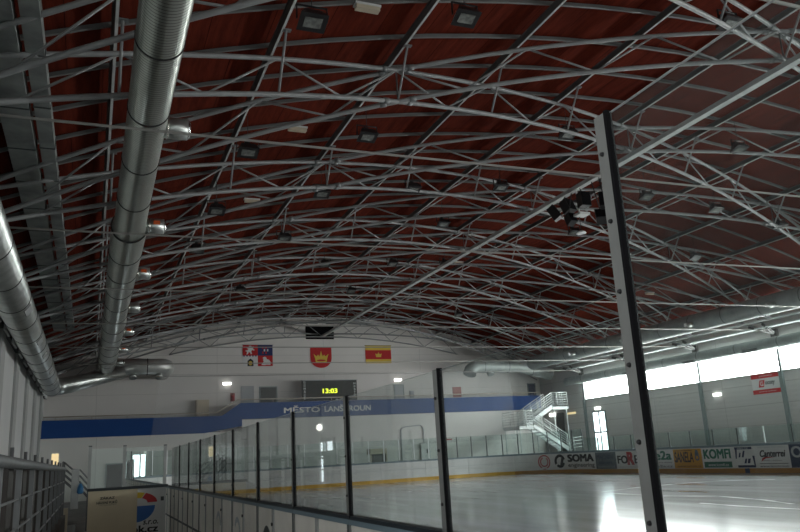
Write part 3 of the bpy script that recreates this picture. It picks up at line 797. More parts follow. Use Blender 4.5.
banner('b', 36.95, H0, H1, 1.85, 'ad_grey', [
  ('lettering', 'ad_lgrey', 'text', ('TECHNOLOGIE', .15, 1.7, .07, .17)), ('lettering', 'ad_blue', 'text', ('MACHINE', .15, 1.7, .52, .78)), ('lettering', 'ad_blue', 'text', ('servis', .3, 1.5, .28, .44))], 'blue grey banner with dark writing right of the SOMA banner')
banner('b', 35.05, H0, H1, 2.1, 'board', [
  ('lettering', 'ad_black', 'text', ('FO', .08, .95, .27, .70, {'bold': .04})), ('lettering', 'ad_black', 'text', ('E', 1.5, 1.85, .27, .70, {'bold': .04})),
  ('lettering', 'ad_red', 'text', ('R', .9, 1.5, .2, .88, {'bold': .06})), ('lettering', 'ad_lgrey', 'text', ('reklamni tiskarna', .15, 1.9, .06, .14))], 'white banner reading FORE with a large red R')
banner('b', 32.9, H0, H1, 2.3, 'board', [
  ('lettering', 'green', 'text', ('o.e2a', .35, 2.2, .42, .86, {'bold': .04})), ('lettering', 'ad_black', 'text', ('stavby a domy', .7, 2.2, .25, .33)), ('lettering', 'ad_black', 'text', ('o.e2a.cz', .7, 2.2, .06, .17)),
  ('stripe', 'green', 'rect', (.5, 1.9, .90, .905))], 'white banner with green letters just right of the tall glass post')
banner('b', 30.55, H0, H1, 1.9, 'ad_orange', [
  ('lettering', 'ad_black', 'text', ('SANELA', .06, 1.35, .28, .78, {'shear': .1, 'bold': .03})), ('lettering', 'ad_black', 'text', ('www.sanela.cz', .2, 1.8, .06, .16)),
  ('stripe', 'ad_black', 'rect', (.1, 1.3, .82, .845)), ('drop_mark', 'ad_grey', 'ring', (1.6, .5, .08, .15, 0, 6.28)), ('drop_mark', 'ad_grey', 'poly', [(1.46, .62), (1.74, .62), (1.66, .86), (1.52, .86)])], 'orange SANELA banner on the right boards')
banner('b', 28.6, H0, H1, 1.95, 'board', [
  ('lettering', 'green', 'text', ('KOMFI', .08, 1.75, .42, .86, {'bold': .045})), ('strip', 'green', 'rect', (.06, 1.75, .03, .29)), ('lettering', 'board', 'text', ('www.komfi.cz', .3, 1.55, .09, .22))], 'white banner with green KOMFI lettering and green web strip')
banner('b', 26.62, H0, H1, 1.15, 'board', [
  ('frame_bar', 'ad_blue', 'rect', (.02, 1.0, .80, .90)), ('frame_bar', 'ad_blue', 'poly', [(.02, .4), (.09, .4), (.16, .8), (.06, .8)]), ('frame_bar', 'ad_blue', 'rect', (.1, 1.1, .02, .12)), ('frame_bar', 'ad_blue', 'poly', [(1.03, .12), (1.1, .12), (1.1, .52), (.98, .52)]),
  ('slash', 'ad_blue', 'poly', [(.20, .46), (.3, .46), (.36, .66), (.28, .66)]), ('slash', 'ad_blue', 'poly', [(.38, .46), (.5, .46), (.6, .74), (.5, .74)]),
  ('slash', 'ad_blue', 'poly', [(.48, .2), (.6, .2), (.68, .4), (.58, .4)]), ('slash', 'ad_blue', 'poly', [(.66, .2), (.8, .2), (.88, .4), (.74, .4)]), ('lettering', 'board', 'text', ('MBM CZ', .2, .8, .82, .88))], 'white banner with dark blue slanted bars between KOMFI and the script banner')
banner('b', 25.42, H0, H1, 1.7, 'board', [
  ('lettering', 'ad_black', 'text', ('Canterrei', .2, 1.55, .45, .74, {'shear': .3, 'bold': .04})), ('swoosh', 'ad_red', 'poly', [(.22, .26), (.5, .40), (1.0, .44), (.5, .46), (.32, .42)]),
  ('lettering', 'ad_lgrey', 'text', ('MODERNI TECHNIKA', .12, 1.6, .82, .88)), ('lettering', 'ad_black', 'text', ('nabytek a kuchyne', .3, 1.3, .27, .33)), ('stripe', 'ad_black', 'rect', (.12, 1.6, .17, .19)),
  ('lettering', 'ad_black', 'text', ('www.lanskroun', .12, 1.6, .03, .12))], 'white banner with black script lettering over a red swoosh')
banner('b', 23.68, H0, H1 + .06, 3.2, 'ad_blue', [
  ('lettering', 'ad_lgrey', 'text', ('OMNIA', .08, 2.4, .40, .86, {'bold': .03})), ('stripe', 'ad_red', 'rect', (.5, 2.4, .24, .30))], 'dark blue banner with big grey OM letters at the right edge')
o = sweep(MB(), 25.9, 26.15, rect(-.03, -.0125, .0, .2)).build('kickplate_marker', M['ad_blue']); tag(o, 'dark blue block on the amber kickplate below the slanted bar banner', 'marker')

# ------------------------------------------------------------------ near glass wall (camera side)
GX = 1.58; P0, PP = 1.92, 1.478
NN = 25
def near_post(k, y, z1):
    lab = 'tall aluminium glass post with black edge rising nearest the camera' if k == 0 else ('aluminium and black glass post standing over the near boards, %s from camera' % ordn(k))
    t = thing('glass_post', lab, 'post', (GX, y, 1.2), 'posts holding the near rink glass')
    MB().box((GX - .010, y - .020, .9), (GX + .010, y + .034, z1)).build('aluminium_profile', M['alu'], t)
    MB().box((GX - .0125, y - .034, 1.22), (GX + .0125, y - .020, z1 + .004)).build('rubber_edge', M['rubber'], t)
    nb = 6 if z1 > 2.3 else 3
    if k < 10:
        for i in range(nb):
            z = 1.36 + i * (z1 - 1.5) / (nb - 1)
            MB().tube([(GX - .010, y + .012, z), (GX - .018, y + .012, z)], [.009, .006], 8).build('bolt', M['black'], t)
for k in range(-1, NN):
    y = P0 + PP * k
    tall = k <= 0
    bench = 10 <= k <= 19
    if k >= 0 and not bench: near_post(k, y, 2.69 if tall else 2.0)
    # pane towards the next post (k -> k+1); the pane before post 0 is tall
    zt = 2.68 if k < 0 else 1.995
    y0, y1 = y + .04, y + PP - .045
    if not bench:
        g = MB(); g.box((GX - .004, y0, 1.235), (GX + .004, y1, zt)); g.mi = [0, 1, 0, 0, 0, 0]
        o = g.build('glass_screen', [M['glass_near'], M['glass_edge']])
        tag(o, 'tall clear glass pane nearest the camera at right edge' if k < 0 else 'clear glass pane over the near boards, %s beyond the tall post' % ordn(k), 'glass pane', 'near rink glass panes')
        if k < 0: MB().box((GX - .0045, y0, zt - .001), (GX + .0045, y1, zt + .002)).build('edge_strip', M['chrome'], o)  # added strip stands for the light caught along the pane's top edge
    # board section below
    if k < 10 or k >= 10:
        t = thing('near_board', 'cream backed rink board with steel frame seen from outside, %s from camera' % ordn(k + 1), 'rink board', (GX, y, 0), 'near rink boards')
        Y0, Y1 = y + .004, y + PP - .004
        MB().box((GX + .0, Y0, .0), (GX + .045, Y1, 1.20)).build('board_panel', M['board_back'], t)
        MB().box((GX + .045, Y0, .0), (GX + .055, Y1, .2)).build('kickplate', M['kick'], t)
        MB().box((GX - .012, Y0, 1.212), (GX + .055, Y1, 1.235)).build('cap_rail', M['cap_near'], t)
        MB().box((GX - .012, Y0, 1.18), (GX - .0, Y1, 1.212)).build('frame_rail', M['cap'], t)
        MB().box((GX - .012, Y0, .62), (GX - .002, Y1, .65)).build('frame_rail', M['steel_dk'], t)
        MB().box((GX - .012, Y0, .03), (GX - .002, Y1, .08)).build('frame_rail', M['steel_dk'], t)
        for yy in (Y0 + .0, Y0 + PP * .5):
            MB().box((GX - .012, yy, .0), (GX - .002, yy + (.035 if yy < Y0 + .5 else .07), 1.18)).build('frame_post', M['steel_dk'] if yy == Y0 else M['col'], t)
        MB().tube([(GX - .012, Y0 + PP * .5 + .035, 1.05), (GX - .025, Y0 + PP * .5 + .035, 1.05)], .016, 10).build('bolt', M['black'], t)
        if k in (1, 2, 3, 4, 5):
            f = ((GX - .001, Y1 - .12, .1), (0, -1, 0), (0, 0, 1))
            fn = plane_fn(*f); 
            mk = MB(); n = 14
            for (cx_, cy_, r0, r1, a0, a1) in ((.18 + .1 * (k % 2), .72, .14, .2, .2, 2.6), (.24, .55, .08, .12, 1.5, 4.6)):
                b = len(mk.v)
                for i in range(n + 1):
                    a = a0 + (a1 - a0) * i / n
                    for r in (r0, r1): mk.v.append(fn(cx_ + r * math.cos(a), cy_ + r * math.sin(a)) + V((-.002, 0, 0)))
                for i in range(n): mk.face((b + 2 * i, b + 2 * i + 1, b + 2 * i + 3, b + 2 * i + 2))
            mk.build('print_mark', M['ad_lgrey'] if k != 3 else M['steel_dk'], t, fix=False)
            if k == 3:
                mk = MB(); mk.prism([(.14 + .07 * math.cos(2 * PI * i / 14), .48 + .07 * math.sin(2 * PI * i / 14)) for i in range(14)], f, .003)
                mk.build('print_mark', M['ad_red'], t)

# ------------------------------------------------------------------ cross boards closing the corridor
BY = 17.0
t = thing('corridor_board', 'beige board with small black notice closing the corridor beside the rink', 'barrier board', (.47, BY - .06, 0), 'cross boards of the corridor')
MB().box((.0, BY - .06, .0), (.935, BY, 1.22)).build('board_panel', M['beige'], t)
fn = plane_fn((0, BY - .063, 0), (1, 0, 0), (0, 0, 1))
q = MB(); add_text(q, 'ZÁKAZ', fn, .22, .50, 1.05, 1.11, bold=.03); add_text(q, 'HÁZENÍ PUKŮ', fn, .16, .55, .96, 1.03, bold=.03); add_text(q, 'na střídačku', fn, .22, .53, .93, .95); q.build('lettering', M['ad_black'], t, fix=False)
t = thing('logo_board', 'white cross board with red, yellow and blue emblem right of the beige board', 'barrier board', (1.2, BY, 0), 'cross boards of the corridor')
MB().box((.5, BY + .0, .0), (1.50, BY + .05, 1.22)).build('board_panel', M['board'], t)
fn = plane_fn((0, BY - .003, 0), (1, 0, 0), (0, 0, 1))
def arcpoly(cx_, cy_, rx, ry, a0, a1, n=16): return [(cx_ + rx * math.cos(a0 + (a1 - a0) * i / n), cy_ + ry * math.sin(a0 + (a1 - a0) * i / n)) for i in range(n + 1)]
def flat(poly, m, y=BY, nm='emblem', d=.004, lift=0):
    MB().prism(poly, ((0, y - lift, 0), (1, 0, 0), (0, 0, 1)), d).build(nm, M[m], t)
cx_, cz_ = .95, .90
flat(arcpoly(cx_, cz_ + .03, .38, .21, .02, 1.15) + arcpoly(cx_, cz_ + .03, .19, .1, 1.15, .02), 'logo_red')
flat(arcpoly(cx_, cz_ + .03, .38, .21, 1.2, 2.2) + arcpoly(cx_, cz_ + .03, .19, .1, 2.2, 1.2), 'logo_yellow')
flat(arcpoly(cx_ - .05, cz_ - .03, .39, .32, -PI, 0), 'logo_blue')
q = MB(); add_text(q, 's.r.o.', fn, 1.06, 1.36, .50, .58, shear=.2, bold=.02); add_text(q, 'bok.cz', fn, .72, 1.36, .35, .49, bold=.03); q.build('lettering', M['ad_black'], t, fix=False)
MB().box((1.40, BY - .02, .95), (1.46, BY, 1.03)).build('latch', M['steel_dk'], t)
MB().box((-.02, BY - .08, 1.22), (.66, BY + .06, 1.275)).build('cap_rail', M['cap_near'], t)
MB().box((.66, BY - .08, 1.22), (1.53, BY + .06, 1.275)).build('cap_rail', M['cap_near'], t)
for k, (x, z) in enumerate(((.0, 2.10), (.665, 2.08), (1.47, 2.06))):
    t = thing('corridor_post', 'shiny metal post on the cross boards, %s of three from the left' % ordn(k), 'post', (x, BY, 1.2), 'posts of the corridor glass')
    MB().box((x - .03, BY - .03, 1.275), (x + .03, BY + .01, z)).build('aluminium_profile', M['beam_light'], t)
    MB().box((x - .033, BY - .035, z), (x + .033, BY + .015, z + .02)).build('post_cap', M['steel_dk'], t)
for (a, b, l) in ((.03, .635, 'left glass pane above the beige corridor board'), (.695, 1.44, 'right glass pane above the emblem board in the corridor')):
    g = MB(); g.box((a, BY - .006, 1.275), (b, BY + .006, 2.05)); g.mi = [0, 1, 0, 1, 0, 1]
    tag(g.build('glass_screen', [M['glass'], M['glass_edge']]), l, 'glass pane', 'corridor glass panes')
# ------------------------------------------------------------------ left side: plinth, railing, steps
FX = -.50
mb = MB(); mb.box((FX - .12, -2, -.02), (FX + .06, 18.4, .74)); struct(mb.build('trim_plinth', M['plinth']))
mb = MB(); mb.box((XL, -2, -.02), (FX - .12, 18.4, .60)); struct(mb.build('floor_tribune', M['concrete_l']))
mb = MB(); mb.box((XL, -2, .60), (-1.5, 18.4, 1.0)); struct(mb.build('floor_tribune_upper', M['concrete_l']))
t = thing('guard_railing', 'grey tubular guard railing with many posts along the left side of the corridor', 'railing', (FX, 3.5, .74))
MB().tube([(FX, 1.5, 1.69), (FX, 18.4, 1.69)], .042, 14).build('top_rail', M['fence'], t)
for z in (1.43, 1.21, .99): MB().tube([(FX, 1.5, z), (FX, 18.4, z)], .011, 8).build('mid_rail', M['fence'], t)
yy = 5.2 - 2 * 1.45
k = 0
while yy < 18.5:
    MB().box((FX - .021, yy - .018, .74), (FX + .021, yy + .018, 1.72)).build('post', M['fence'], t)
    yy += 1.45; k += 1
MB().box((FX - .021, 18.35, .3), (FX + .021, 18.4, 1.72)).build('post', M['fence'], t)
for i in range(10):
    yy = 3.0 + 1.45 * i + .75
    o = MB().box((FX - .24, yy - .02, .62), (FX - .07, yy + .4, 1.66)).build('back_board', M['brown'])
    tag(o, 'dark brown upright board behind the guard railing, %s from near end' % ordn(i), 'board', 'brown boards behind the railing')
t = thing('rear_railing', 'second low steel railing on the tribune between the guard railing and the left wall', 'railing', (-1.55, 8, 1.0))
for i in range(9):
    yy = 9.5 + 1.98 * i
    MB().tube([(-.80, yy, .6 if yy < 18 else .0), (-.80, yy, 1.91)], .022, 8).build('post', M['fence'], t)
MB().tube([(-.80, 9.5, 1.62), (-.80, 25.4, 1.62)], .016, 8).build('top_rail', M['fence'], t)
o = thing('wall_lamp', 'small warm glowing lamp box beyond the guard railing', 'lamp', (-1.15, 30.1, 0))
MB().box((-1.26, 30.0, 1.93), (-1.04, 30.1, 2.30)).build('diffuser', M['warm'], o)
MB().box((-1.28, 30.1, 1.90), (-1.02, 30.14, 2.32)).build('base_plate', M['white'], o)
MB().tube([(-1.15, 30.12, .0), (-1.15, 30.12, 1.9)], .03, 8).build('stand', M['fence'], o)
# steps at the far end of the corridor
t = thing('corridor_steps', 'small stair with slanted multi-bar handrails and grey slab at far end of the corridor', 'stair', (-.6, 24, 0))
for i in range(5):
    MB().box((-1.6 + .26 * i, 24.05, .0), (-1.34 + .26 * i, 25.4, 1.0 - .2 * i)).build('step', M['concrete'], t)
for yy in (24.0, 25.45):
    for k in range(4):
        dz = .17 * k
        MB().tube([(-.70, yy, 1.93 - dz), (-.46, yy, 1.71 - dz), (-.25, yy, 1.68 - dz), (-.02, yy, 1.42 - dz)], .018, 8).build('hand_rail', M['fence'], t)
    for (x, z0, z1) in ((-.70, .0, 1.93), (-.02, .0, 1.42)):
        MB().tube([(x, yy, z0), (x, yy, z1)], .022, 8).build('post', M['fence'], t)
MB().box((-.46, 23.95, .62), (-.26, 24.0, 1.70)).build('side_panel', M['col'], t)
o = MB().box((-.505, 18.6, -.02), (-.40, 18.9, .86)).build('low_pillar', M['cream']); tag(o, 'low cream pillar at the end of the guard railing', 'pillar')
b = MB()
b.tube([(-.215, 23.9, 1.02), (-.215, 23.9, 1.06), (-.215, 23.9, 1.18), (-.215, 23.9, 1.30)], [.05, .09, .08, .03], 12)
o = b.build('blue_bag', M['bluebag']); tag(o, 'bright blue bag hanging on the handrail of the corridor steps', 'bag')

# ------------------------------------------------------------------ gallery on the end wall
t = thing('gallery_parapet', 'long blue gallery parapet with white town lettering and a slanted step at left', 'balcony', (14, 49.3, 3.6))
poly = [(XL + .05, 3.62), (6.6, 3.58), (8.95, 3.93), (8.95, 4.37), (31.4, 4.36), (31.4, 5.38), (8.85, 5.39), (7.68, 4.62), (XL + .05, 4.66)]
MB().prism(poly, ((0, 49.38, 0), (1, 0, 0), (0, 0, 1)), .08).build('blue_panel', M['blue'], t)
fn = plane_fn((0, 49.292, 0), (1, 0, 0), (0, 0, 1))
q = MB(); add_text(q, 'MĚSTO', fn, 11.68, 14.14, 4.66, 5.13, bold=.03); add_text(q, 'LANŠKROUN', fn, 14.45, 17.75, 4.66, 5.13, bold=.03); q.build('lettering', M['white'], t, fix=False)
rp = [V((XL + .1, 49.42, 4.86)), V((7.4, 49.42, 4.84)), V((8.7, 49.42, 5.62)), V((31.4, 49.42, 5.62))]
MB().tube(rp, .035, 8).build('hand_rail', M['beige_rail'], t)
for x in (-2, 0, 2, 4, 6, 9, 11, 13, 15, 17, 19, 21, 23, 25, 27, 29, 31):
    z0 = 4.6 if x < 8 else 5.3
    MB().tube([(x, 49.42, z0), (x, 49.42, 4.85 if x < 8 else 5.62)], .014, 6).build('rail_post', M['beige_rail'], t)
mb = MB(); mb.box((XL + .02, 49.40, 3.62), (7.6, YE - .01, 3.68)); mb.box((8.9, 49.40, 4.34), (XR - .02, YE - .01, 4.40)); struct(mb.build('floor_gallery', M['concrete_l']))

# scoreboard
t = thing('scoreboard', 'dark scoreboard showing yellow 13:03 on the end wall', 'scoreboard', (15.08, 50, 5.5))
MB().box((13.13, 49.95, 5.46), (17.02, 50.12, 6.82)).build('case', M['sb_black'], t)
MB().box((13.08, 49.93, 6.82), (17.07, 50.13, 6.86)).build('top_trim', M['ad_lgrey'], t)
fn = plane_fn((0, 49.944, 0), (1, 0, 0), (0, 0, 1))
q = MB(); add_text(q, '13:03', fn, 14.55, 15.60, 5.95, 6.27, bold=.03); q.build('time_digits', M['led'], t, fix=False)
q = MB()
for i, c in enumerate('DOMÁCÍ'): add_text(q, c, fn, 13.22, 13.36, 6.64 - i * .215, 6.64 - i * .215 + (.19 if c in 'ÁÍ' else .14), bold=.02)
for i, c in enumerate('HOSTÉ'): add_text(q, c, fn, 16.78, 16.92, 6.52 - i * .2, 6.52 - i * .2 + (.19 if c == 'É' else .14), bold=.02)
q.build('team_lettering', M['white'], t, fix=False)
for x in (15.45, 15.8, 16.2): MB().box((x, 49.935, 5.50), (x + .18, 49.95, 5.56)).build('maker_mark', M['ad_lgrey'], t)
for x in (13.9, 16.2): MB().box((x, 50.12, 5.6), (x + .1, YE - .01, 5.7)).build('wall_bracket', M['steel_dk'], t)

# flags and crest
YF = YE - .01
def wall_prism(t, poly, nm, m, y, d=.01): return MB().prism(poly, ((0, y, 0), (1, 0, 0), (0, 0, 1)), d).build(nm, M[m], t)
def R4(x0, x1, z0, z1): return [(x0, z0), (x1, z0), (x1, z1), (x0, z1)]
t = thing('regional_flag', 'quartered flag in red, dark blue and white hung left on the end wall', 'flag', (10.35, YF, 7.98))
x0, x1, z0, z1 = 9.33, 11.38, 7.98, 9.42; xm, zm = (x0 + x1) / 2, z0 + .72
wall_prism(t, R4(x0, xm, zm, z1), 'red_field', 'red', YF - .01); wall_prism(t, R4(xm, x1, zm, z1), 'blue_field', 'navy', YF - .01)
wall_prism(t, R4(x0, xm, z0, zm), 'white_field', 'wcloth', YF - .01); wall_prism(t, R4(xm, x1, z0, zm), 'red_field', 'red', YF - .01)
def shift(pl, x, z, s_=1): return [(x + a * s_, z + b * s_) for a, b in pl]
LION = [(.10, .05), (.22, .08), (.26, .22), (.36, .18), (.40, .06), (.50, .08), (.44, .26), (.50, .36), (.64, .30), (.66, .38), (.52, .48), (.62, .52), (.60, .60), (.48, .58), (.42, .66), (.28, .64), (.26, .54), (.12, .58), (.10, .50), (.24, .44), (.18, .32), (.06, .36), (.04, .26), (.16, .22)]
wall_prism(t, shift(LION, x0 + .14, zm + .03), 'pale_beast', 'wcloth', YF - .02)
HORSE = [(.1, .06), (.3, .04), (.5, .08), (.72, .06), (.74, .26), (.62, .42), (.5, .44), (.42, .60), (.30, .62), (.18, .54), (.26, .46), (.2, .38), (.28, .32), (.2, .22)]
wall_prism(t, shift(HORSE, xm + .14, z0 + .02), 'pale_beast', 'wcloth', YF - .02)
for i in range(4):
    for j in range(3):
        if (i + j) % 2 == 0: wall_prism(t, R4(xm + .3 + .11 * i, xm + .40 + .11 * i, zm + .12 + .17 * j, zm + .28 + .17 * j), 'check_square', 'red' if j != 1 else 'wcloth', YF - .02)
for i in range(5): wall_prism(t, R4(x0 + .04 + .2 * i, x0 + .14 + .2 * i, zm - .06, zm + .02), 'rim_square', 'navy', YF - .021)
wall_prism(t, [(x0 + .32, z0), (x0 + .72, z0), (x0 + .72, z0 + .36), (x0 + .52, z0 + .52), (x0 + .32, z0 + .36)], 'gate_shape', 'ad_black', YF - .02)
wall_prism(t, arcpoly(x0 + .52, z0 + .2, .13, .15, 0, 2 * PI), 'gold_disc', 'yellow', YF - .03)
MB().tube([(x0 - .05, YF - .03, z1 + .01), (x1 + .05, YF - .03, z1 + .01)], .015, 6).build('top_bar', M['steel_dk'], t)
CROWN = [(.16, .06), (.84, .06), (.88, .34), (.98, .70), (.78, .52), (.70, .66), (.60, .52), (.5, .92), (.40, .52), (.30, .66), (.22, .52), (.02, .70), (.12, .34)]
t = thing('town_crest', 'red shield with a golden crown hung in the middle of the end wall', 'coat of arms', (14.83, YF, 7.8))
x0, x1, z0, z1 = 14.06, 15.60, 7.82, 9.30
wall_prism(t, [(x0, z1), (x0, 8.5)] + arcpoly(14.83, 8.5, .77, .68, PI, 2 * PI) + [(x1, 8.5), (x1, z1)][::1], 'shield', 'red', YF - .02)
wall_prism(t, [(x0 + .2 + a * 1.14, 8.12 + b * .98) for a, b in CROWN], 'crown', 'yellow', YF - .035)
wall_prism(t, arcpoly(14.83, 8.35, .33, .06, 0, 2 * PI), 'crown_band', 'red', YF - .045)
t = thing('town_flag', 'yellow and red striped flag with small crown hung right on the end wall', 'flag', (19.15, YF, 8.12))
x0, x1, z0, z1 = 18.16, 20.15, 8.12, 9.41
wall_prism(t, R4(x0, x1, z0, z0 + .30), 'yellow_stripe', 'yellow', YF - .01); wall_prism(t, R4(x0, x1, z0 + .30, z1 - .34), 'red_stripe', 'red', YF - .01); wall_prism(t, R4(x0, x1, z1 - .34, z1), 'yellow_stripe', 'yellow', YF - .01)
wall_prism(t, [(x0 + .72 + a * .56, z0 + .42 + b * .44) for a, b in CROWN], 'small_crown', 'yellow', YF - .025)
MB().tube([(x0 - .05, YF - .03, z1 + .01), (x1 + .05, YF - .03, z1 + .01)], .015, 6).build('top_bar', M['steel_dk'], t)
t = thing('roof_vent', 'black square ventilation opening high in the middle of the end wall', 'vent', (14.8, YF, 9.85))
MB().box((13.76, YF - .03, 9.86), (15.82, YF, 10.82)).build('opening', M['rubber'], t)
for x in (14.4, 15.1): MB().box((x, YF - .05, 9.86), (x + .03, YF - .03, 10.82)).build('bar', M['rubber'], t)

# small fittings of the end wall
def wall_lamp(x, z, lab, y=YE - .01, w=.54, h=.17):
    t = thing('wall_lamp', lab, 'lamp', (x, y, z), 'glowing wall lamps')
    MB().box((x - w / 2, y - .1, z), (x + w / 2, y - .03, z + h)).build('diffuser', M['lamp_on'], t)
    MB().box((x - w / 2 - .02, y - .03, z - .02), (x + w / 2 + .02, y, z + h + .02)).build('base_plate', M['white'], t)
wall_lamp(8.27, 6.74, 'bright white lamp on the end wall left of the scoreboard')
wall_lamp(20.56, 6.80, 'bright white lamp on the end wall right of the scoreboard')
def lamp_r(y, z, lab, w=.55, h=.17, m='lamp_on'):
    t = thing('wall_lamp', lab, 'lamp', (XR, y, z), 'glowing wall lamps')
    MB().box((XR - .1, y - w / 2, z), (XR - .03, y + w / 2, z + h)).build('diffuser', M[m], t)
    MB().box((XR - .03, y - w / 2 - .02, z - .02), (XR - .002, y + w / 2 + .02, z + h + .02)).build('base_plate', M['white'], t)
lamp_r(32.92, 3.83, 'bright lamp on the ribbed right wall below the windows'); lamp_r(44.0, 3.9, 'bright lamp above the glazed door in the right wall', .6, .18)
lamp_r(47.2, 3.80, 'dim strip lamp on the right wall behind the white staircase', 1.1, .14, 'warm')
t = thing('globe_lamp', 'round glowing lamp above the glazed door on the left wall', 'lamp', (XL, 20.4, 2.4))
MB().tube([(XL + .16, 20.4, 2.45), (XL + .10, 20.4, 2.45), (XL + .03, 20.4, 2.45)], [.06, .10, .08], 14).build('globe', M['lamp_on'], t)
MB().tube([(XL + .03, 20.4, 2.45), (XL + .002, 20.4, 2.45)], .13, 14).build('base_plate', M['white'], t)
t = thing('twin_lamp', 'pair of round glowing lamps behind the white staircase', 'lamp', (XR, 49.6, 3.8))
for y in (49.35, 49.85):
    MB().tube([(XR - .14, y, 3.92), (XR - .06, y, 3.92)], .14, 14).build('lamp_globe', M['lamp_on'], t)
MB().box((XR - .06, 49.2, 3.86), (XR - .002, 50.0, 3.98)).build('base_plate', M['steel_dk'], t)
t = thing('fire_extinguisher', 'small red fire extinguisher on the end wall left of the scoreboard', 'fire extinguisher', (8.65, YE - .14, 5.68))
MB().tube([(8.65, YE - .12, 5.68), (8.65, YE - .12, 6.02), (8.65, YE - .12, 6.08)], [.11, .11, .05], 12).build('cylinder_body', M['ad_red'], t)
MB().tube([(8.65, YE - .12, 6.08), (8.65, YE - .12, 6.16)], .03, 8).build('valve', M['ad_black'], t)
MB().box((8.5, YE - .03, 5.64), (8.8, YE - .002, 6.2)).build('back_board', M['pink'], t)
def cabinet(x0, x1, z0, z1, y0, y1, m, name, lab, cat):
    t = thing(name, lab, cat, ((x0 + x1) / 2, y1, z0))
    MB().box((x0, y0, z0), (x1, y1, z1)).build('body', M[m], t)
    MB().box((x0 + .04, y0 - .02, z0 + .05), (x1 - .04, y0, z1 - .04)).build('door', M[m], t)
    MB().box((x1 - .1, y0 - .04, (z0 + z1) / 2 - .05), (x1 - .07, y0 - .02, (z0 + z1) / 2 + .05)).build('handle', M['steel_dk'], t)
cabinet(6.25, 7.05, 3.68, 5.76, YE - .5, YE - .02, 'cream', 'gallery_cabinet', 'cream cabinet on the left gallery before the slanted step', 'cabinet')
cabinet(21.45, 21.75, 5.58, 6.08, YE - .15, YE - .01, 'ad_lgrey', 'switch_box', 'small grey box on the end wall right of the scoreboard', 'electrical box')
o = MB().box((24.95, YE - .05, 5.54), (25.65, YE - .01, 6.3)).build('notice_panel', M['pink']); tag(o, 'pale red square notice panel on the end wall above the blue parapet', 'notice')
# things behind the end boards
t = thing('cream_cart', 'cream cart with dark open front behind the far end glass', 'cart', (16.7, 45.5, 0))
MB().box((16.2, 45.4, 1.72), (17.3, 46.1, 2.05)).build('top_box', M['cream'], t); MB().box((16.45, 45.5, .2), (17.25, 46.0, 1.72)).build('open_front', M['glassblk'], t)
for x in (16.22, 17.26): MB().box((x, 45.45, .0), (x + .06, 45.55, 1.72)).build('leg', M['cream'], t)
t = thing('switch_cabinet', 'white electrical cabinet behind the far end glass', 'cabinet', (20.0, GY - .2, 0))
MB().box((21.3, GY - .2, 1.0), (22.0, GY - .01, 2.3)).build('body', M['white'], t); MB().box((21.7, GY - .23, 1.6), (21.85, GY - .2, 1.9)).build('handle', M['steel_dk'], t)
o = MB().box((22.9, GY - .12, 2.6), (23.2, GY - .01, 3.05)).build('exit_lamp', M['lamp_on']); tag(o, 'small bright lamp on the lower end wall right of the second near post', 'lamp')
o = MB().box((22.8, GY - .10, 2.42), (23.75, GY - .01, 2.52)).build('red_shelf', M['ad_red']); tag(o, 'small red strip below the bright lamp on the lower end wall', 'sign')
t = thing('goal_frame', 'tall pale tubular frame leaning on the lower end wall', 'frame', (21, GY - .3, 0))  # tubes imitate door outlines mirrored in the near glass
for (x, lean) in ((19.9, .0), (21.6, .0)): MB().tube([(x, GY - .05, .0), (x, GY - .05, 3.3)], .04, 8).build('upright', M['ad_lgrey'], t)
MB().tube([(19.9, GY - .05, 3.3), (20.1, GY - .05, 3.45), (21.4, GY - .05, 3.55), (21.6, GY - .05, 3.3)], .04, 8).build('crossbar', M['ad_lgrey'], t)

# protective net
g = MB(); n = 18
xs = [2.7 + (26.2 - 2.7) * i / n for i in range(n + 1)]
b = 0
for x in xs:
    for z in (2.2, 6.72):
        xx = x if x > 2.8 else (2.95 if z < 3 else 3.5)
        g.v.append(V((xx, 44.6, z)))
for i in range(n): g.face((2 * i, 2 * i + 2, 2 * i + 3, 2 * i + 1))
o = g.build('protective_net', M['net'], fix=False); tag(o, 'fine see-through protective net hanging behind the far end boards', 'net')

# banner on the right wall
t = thing('wall_banner', 'white banner with red bars and a red G on the right wall', 'banner', (XR - .02, 29.45, 3.66))
fr = lambda lift: ((XR - lift, 30.42, 3.66), (0, -1, 0), (0, 0, 1))
def wb(poly, nm, m, lift): MB().prism(poly, fr(lift), .006).build(nm, M[m], t)
wb(R4(0, 1.95, 0, 1.02), 'sheet', 'wcloth', .012); wb(R4(0, 1.95, .80, 1.02), 'red_bar', 'red', .02); wb(R4(0, 1.95, 0, .22), 'red_bar', 'red', .02)
wb([(.42, .34), (.76, .34), (.86, .70), (.52, .70)], 'red_emblem', 'red', .02)
fn = plane_fn((XR - .03, 30.42, 3.66), (0, -1, 0), (0, 0, 1))
q = MB(); add_text(q, 'G', fn, .54, .75, .40, .64, bold=.03); add_text(q, 'podlahy', fn, .55, 1.4, .87, .96); add_text(q, 'stavebniny Lanskroun', fn, .4, 1.5, .07, .15); q.build('pale_lettering', M['wcloth'], t, fix=False)
q = MB(); add_text(q, 'oosey', fn, .88, 1.5, .38, .62, shear=.2, bold=.03); q.build('grey_lettering', M['steel_dk'], t, fix=False)

